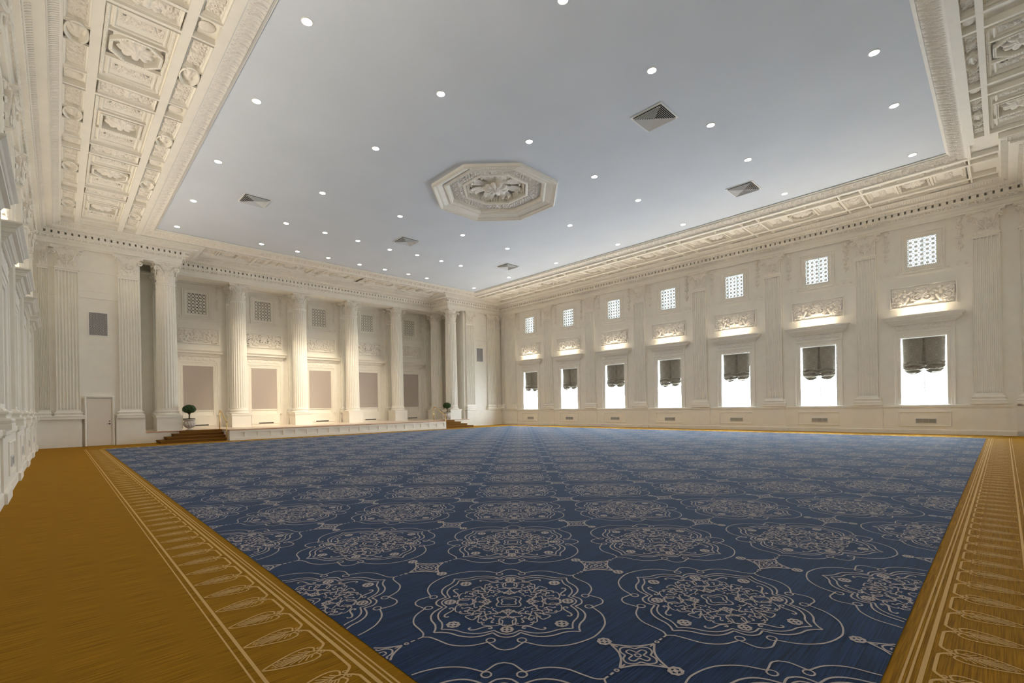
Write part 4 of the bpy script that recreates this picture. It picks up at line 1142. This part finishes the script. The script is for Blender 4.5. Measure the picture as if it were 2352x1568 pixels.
for j, y in enumerate(rows):
    for i, x in enumerate(cols):
        if (i, j) in ((3, 2), (3, 3)) or (x > 20 and y < -16) or (x > 25 and y < -12): continue
        spots.append((x, y, 'round recessed ceiling downlight, row %s from the windows, %s from the stage' % (ORD[j], ORD[i])))
spots += [(22.0, -18.3, 'recessed downlight cut by the top edge of the picture'), (5.98, -10.0, 'bright ceiling downlight aimed at the stage, second stage row, nearest the windows'), (5.81, -13.19, 'bright starry ceiling downlight aimed at the middle of the stage'),
          (5.98, -16.7, 'bright starry ceiling downlight aimed at the left half of the stage'), (2.4, -16.7, 'bright ceiling downlight close above the left of the stage'), (2.37, -13.2, 'ceiling downlight close above the middle of the stage'), (2.45, -10.0, 'ceiling downlight close above the right of the stage')]
ld = bpy.data.lights.new('downlight_lamp', 'SPOT'); ld.energy = DOWN_W; ld.color = (1, .82, .58); ld.spot_size = math.radians(140); ld.spot_blend = .7; ld.shadow_soft_size = .08
for x, y, lab in spots:
    t = thing('ceiling_downlight', lab, 'ceiling light', (x, y, ZC), 0, 'round recessed downlights of the ceiling')
    obj('trim_ring', M_LT, t); obj('lens', M_LL, t)
    o = bpy.data.objects.new('downlight_lamp', ld); C.objects.link(o); o.parent = t; o.location = (0, 0, -.05)
sd = bpy.data.lights.new('stage_lamp', 'SPOT'); sd.energy = STAGE_W; sd.color = (1, .84, .62); sd.spot_size = math.radians(46); sd.spot_blend = .6; sd.shadow_soft_size = .06
for (x, y), tgt in (((5.98, -16.7), (-2.6, -18.0, 2.6)), ((5.81, -13.19), (-3.0, -15.0, 2.2)), ((5.98, -10.0), (-3.0, -11.8, 2.2)), ((2.4, -16.7), (-3.2, -16.5, 1.5)), ((2.37, -13.2), (-3.2, -13.2, 1.5))):
    o = bpy.data.objects.new('stage_lamp', sd); C.objects.link(o); o.location = (x, y, ZC-.07)
    o.rotation_euler = (Vector(tgt)-Vector((x, y, ZC-.07))).to_track_quat('-Z', 'Y').to_euler()

# ------------------------------------------------------------------ carpet
cp = thing('ballroom_carpet', 'blue medallion carpet with a gold leaf-patterned border', 'carpet')
BX0, BX1, BY0, BY1 = 2.93, 27.77, -24.60, -1.96
b = MB(); b.add([(BX0, BY0, .004), (BX1, BY0, .004), (BX1, BY1, .004), (BX0, BY1, .004)], [(0, 1, 2, 3)]); b.build('blue_field', BLUE, cp)
class RB:          # ribbons in the plane
    def __init__(s): s.V = []; s.Q = []; s.n = 0
    def line(s, pts, wd, step=.016, closed=False):
        p = np.asarray(pts, float)
        if closed: p = np.vstack([p, p[:1]])
        d = dense(p, step) if step else p
        t = np.gradient(d, axis=0)
        if closed: t[0] = t[-1] = (d[1]-d[-2])
        ln = np.linalg.norm(t, axis=1, keepdims=True); ln[ln == 0] = 1; t = t/ln
        nn = np.stack([-t[:, 1], t[:, 0]], 1)*(wd+.0022)/2; k = len(d)
        z = np.full((2*k, 1), .00016*(len(s.V) % 9)); s.V.append(np.hstack([np.concatenate([d-nn, d+nn]), z])); i = np.arange(k-1)
        s.Q.append(np.stack([i, i+1, i+1+k, i+k], 1)+s.n); s.n += 2*k
    def get(s): return np.concatenate(s.V), np.concatenate(s.Q)
def pol(r, a): return (r*math.cos(math.radians(a)), r*math.sin(math.radians(a)))
def smooth(pts, k=4):
    """catmull-rom"""
    p = np.asarray(pts, float); P = np.vstack([2*p[0]-p[1], p, 2*p[-1]-p[-2]]); o = []
    for i in range(1, len(P)-2):
        for t in np.linspace(0, 1, k, endpoint=False):
            o.append(.5*((2*P[i])+(-P[i-1]+P[i+1])*t+(2*P[i-1]-5*P[i]+4*P[i+1]-P[i+2])*t*t+(-P[i-1]+3*P[i]-3*P[i+1]+P[i+2])*t**3))
    o.append(P[-2]); return np.array(o)
def scurl(p0, p1, r0, r1, s0=1, s1=-1):
    """scroll with curled ends (Euler spiral) from p0 to p1; opposite signs give an S, equal signs a C"""
    u = np.linspace(-1, 1, 27); k = np.where(u < 0, s0, -s1 if s0 == s1 else s1)*np.abs(u)**1.7
    k = np.where(u < 0, s0, s1)*np.abs(u)**1.3
    th = np.cumsum(k); th = (th-th[13])/np.abs(th-th[13]).max()*5.3
    d = np.stack([np.cos(th), np.sin(th)], 1)*(1-.5*np.abs(u)[:, None]); P = np.cumsum(d, 0); P -= P[0]
    e = P[-1]; p0, p1 = np.array(p0), np.array(p1); t = p1-p0
    z = complex(*t)/complex(*e); Z = (P[:, 0]+1j*P[:, 1])*z
    return np.stack([Z.real+p0[0], Z.imag+p0[1]], 1)
def med_tile(lod=1):
    R = RB(); st_ = .016*lod
    def wedge(fn):
        for q in range(4):
            for mrr in (1, -1):
                def T(a, q=q, m_=mrr): return a*m_+90*q
                fn(T, q)
    def outline(rad, wd, yr=None):
        for q in range(4):
            P = []
            tab = rad if (q % 2 == 0 or yr is None) else yr
            half = smooth([pol(r, a) for a, r in tab if a <= 34.5], 4); arc = smooth([pol(r, a) for a, r in tab if a >= 34.5], 4)
            for m_ in (1, -1):
                for c in (half, arc):
                    c2 = c*np.array([1, m_]); a = PI/2*q; c2 = c2@np.array([[math.cos(a), math.sin(a)], [-math.sin(a), math.cos(a)]]); R.line(c2, wd, st_)
    outline([(0, .665), (3, .63), (8, .603), (15, .597), (22, .58), (28, .545), (34.5, .487), (38, .515), (41, .533), (45, .54)], .0105)
    outline([(0, .605), (3, .578), (8, .553), (15, .547), (22, .53), (28, .50), (34.5, .455), (38, .475), (41, .49), (45, .50)], .0095)
    outline([(0, .77), (4, .765), (10, .755), (17, .735), (26, .685), (34.5, .612), (37, .635), (41, .68), (45, .695)], .009,
            [(0, .75), (3, .72), (8, .712), (17, .715), (26, .68), (34.5, .612), (37, .635), (41, .68), (45, .695)])
    def floret(cx, cy, r):
        R.line([(cx+r*(.80+.07*math.cos(8*t))*math.cos(t), cy+r*(.80+.07*math.cos(8*t))*math.sin(t)) for t in np.linspace(0, 2*PI, 33)], r*.34, 0)
        R.line([(cx+r*.24*math.cos(t), cy+r*.24*math.sin(t)) for t in np.linspace(0, 2*PI, 9)], r*.16, 0)
        for k in range(2):
            a = PI/4+k*PI/2; R.line([(cx-r*.7*math.cos(a), cy-r*.7*math.sin(a)), (cx+r*.7*math.cos(a), cy+r*.7*math.sin(a))], r*.20, 0)
    def W_(T, q):
        c = pol(.585, T(35.5)); R.line([(c[0]+.028*math.cos(t), c[1]+.028*math.sin(t)) for t in np.linspace(0, 2*PI, 13)], .008, 0)
        sg = 1 if T(1)-T(0) > 0 else -1
        R.line(scurl(pol(.475, T(15)), pol(.43, T(29)), .028, .026, sg, -sg), .0105, st_)
        for (r0, a0, r1, a1, sa, sb) in ((.155, 8, .215, 22, 1, -1), (.225, 6, .30, 5, -1, -1), (.255, 13, .335, 17, 1, -1), (.34, 4, .375, 16, -1, 1), (.375, 21, .365, 34, 1, 1),
                                         (.30, 24, .345, 28, -1, 1), (.245, 24, .27, 37, 1, -1), (.315, 35, .375, 42, -1, 1), (.20, 30, .255, 42, -1, -1), (.155, 32, .19, 41, 1, -1), (.32, 12, .29, 20, 1, 1)):
            R.line(scurl(pol(r0, T(a0)), pol(r1, T(a1)), 0, 0, sg*sa, sg*sb), .0068, 0)
        R.line(smooth([pol(.13, T(45)), pol(.20, T(24)), pol(.26, T(9)), pol(.235, T(0))], 5), .008, st_)
        R.line(smooth([pol(.38, T(45)), pol(.37, T(38)), pol(.29, T(34)), pol(.24, T(45))], 5), .008, st_)
        R.line(smooth([pol(.385, T(0)), pol(.375, T(6)), pol(.30, T(3)), pol(.26, T(0))], 5), .008, st_)
        R.line(smooth([pol(.115, T(0)), pol(.105, T(14)), pol(.09, T(26)), pol(.075, T(45))], 4), .009, st_)
        R.line(smooth([pol(.07, T(0)), pol(.06, T(20)), pol(.045, T(45))], 4), .008, st_)
    wedge(W_)
    for k in range(4): floret(*pol(.51, 90*k), .046); floret(*pol(.435, 45+90*k), .044)
    for k in range(4):
        c = pol(.155, 45+90*k); R.line([(c[0]+.012*math.cos(t), c[1]+.012*math.sin(t)) for t in np.linspace(0, 2*PI, 8)], .008, 0)
    # diamond at (+1.08, 0)
    D = 1.08
    for q in range(4):
        a0, a1 = 90*q, 90*q+90; P = [np.array(pol(.185, a0)), np.array(pol(.118, a0+20)), np.array(pol(.102, a0+45)), np.array(pol(.118, a1-20)), np.array(pol(.185, a1))]
        R.line(smooth(P, 4)+np.array([D, 0]), .011, st_)
        R.line(np.array([pol(.18, a0), pol(.135, a0)])+np.array([D, 0]), .009, 0)
        R.line(smooth([pol(.072, a0-45), pol(.10, a0-22), pol(.115, a0), pol(.10, a0+22), pol(.072, a0+45)], 4)+np.array([D, 0]), .009, st_)
        R.line(smooth([pol(.03, a0-45), pol(.07, a0-14), pol(.07, a0+14), pol(.03, a0+45)], 3)+np.array([D, 0]), .008, st_)
    R.line([(D+.018*math.cos(t), .018*math.sin(t)) for t in np.linspace(0, 2*PI, 8)], .008, 0)
    for sx in (-1, 1): floret(D+sx*.232, 0, .044)
    for sy in (-1, 1):
        R.line([(D+.012*math.cos(t), sy*.215+.012*math.sin(t)) for t in np.linspace(0, 2*PI, 8)], .008, 0)
        R.line([(D, sy*.245), (D, sy*.275)], .010, 0); R.line([(D, sy*.295), (D, sy*.33)], .009, 0)
    return R.get()
def npmesh(name, V2, Q, z, mt):
    me = bpy.data.meshes.new(name); V = V2.astype(np.float32); V[:, 2] += z
    me.vertices.add(len(V)); me.vertices.foreach_set('co', V.ravel())
    me.loops.add(Q.size); me.loops.foreach_set('vertex_index', Q.ravel().astype(np.int32))
    me.polygons.add(len(Q)); me.polygons.foreach_set('loop_start', np.arange(0, Q.size, 4, dtype=np.int32))
    me.materials.append(mt); me.update(calc_edges=True); return me
tiles = {1: med_tile(1), 2: med_tile(2.2)}
Vs, Qs, n0 = [], [], 0
for i in range(-26, 6):
    for j in range(-4, 24):
        if (i+j) % 2: continue
        cx, cy = 25.67+1.08*i, -23.56+1.08*j
        if not (BX0-1.9 < cx < BX1+1 and BY0-1 < cy < BY1+1): continue
        V, Q = tiles[1 if math.hypot(cx-CAM.x, cy-CAM.y) < 12 else 2]
        V = V+np.array([cx, cy, 0]); c = V[Q].mean(1)
        k = (c[:, 0] > BX0+.006) & (c[:, 0] < BX1-.006) & (c[:, 1] > BY0+.006) & (c[:, 1] < BY1-.006)
        Q = Q[k]
        if len(Q) == 0: continue
        V = np.stack([V[:, 0].clip(BX0, BX1), V[:, 1].clip(BY0, BY1), V[:, 2]], 1)
        Vs.append(V); Qs.append(Q+n0); n0 += len(V)
obj('medallion_pattern', npmesh('medallion_pattern', np.concatenate(Vs), np.concatenate(Qs), .0050, CRM), cp)
# leaf border; s along, n outward from the blue field
def leaf_module(lod=1):
    R = RB(); st_ = .014*lod; P_ = .364
    R.line(smooth([(.0, .243), (.012, .222), (.04, .195), (.062, .182), (.09, .180), (.27, .180), (.302, .182), (.324, .195), (.352, .222), (.364, .243)], 4), .014, st_)
    for sg in (-1, 1):
        R.line(smooth([(sg*.008, .262), (sg*.05, .245), (sg*.075, .262), (sg*.088, .30), (sg*.082, .36), (sg*.055, .44), (sg*.022, .515), (0, .548)], 4), .0095, st_)
        R.line(smooth([(0, .235), (sg*.016, .258), (sg*.017, .29), (sg*.0, .325)], 4), .008, st_)
        R.line(spiral(sg*.028, .226, .014, .8, -PI/2, sg, 8, .4), .006, 0)
        for k, (n1, s1) in enumerate(((.30, .052), (.335, .062), (.375, .058), (.42, .048), (.462, .034), (.49, .018))):
            R.line([(sg*.012, .27+.018*k), (sg*s1, n1)], .0065, 0)
    R.line([(0, .325), (0, .50)], .007, 0)
    return R.get()
lm = {1: leaf_module(1), 2: leaf_module(2.5)}
Vs, Qs, n0 = [], [], 0
def putside(s0, s1, mp, start=0.0):
    global n0
    k = int((s1-s0)/.364)
    for i in range(k):
        s = s0+start+.364*i; c = mp(np.array([[s, 0, 0]]))[0]
        V, Q = lm[1 if math.hypot(c[0]-CAM.x, c[1]-CAM.y) < 10 else 2]
        V = mp(V+np.array([s, 0, 0])); Vs.append(V); Qs.append(Q+n0); n0 += len(V)
putside(BX0, BX1, lambda V: np.stack([V[:, 0], BY0-V[:, 1], V[:, 2]], 1), .217)
putside(BX0, BX1, lambda V: np.stack([V[:, 0], BY1+V[:, 1], V[:, 2]], 1))
putside(BY0, BY1, lambda V: np.stack([BX0-V[:, 1], V[:, 0], V[:, 2]], 1))
putside(BY0, BY1, lambda V: np.stack([BX1+V[:, 1], V[:, 0], V[:, 2]], 1), .12)
for n_, wd in ((.068, .009), (.096, .009), (.138, .020), (.565, .017), (.612, .008)):
    R = RB(); R.line([(BX0-n_, BY0-n_), (BX1+n_, BY0-n_), (BX1+n_, BY1+n_), (BX0-n_, BY1+n_)], wd, .5, True)
    V, Q = R.get(); Vs.append(V); Qs.append(Q+n0); n0 += len(V)
obj('leaf_border_pattern', npmesh('leaf_border_pattern', np.concatenate(Vs), np.concatenate(Qs), .0015, CRG), cp)
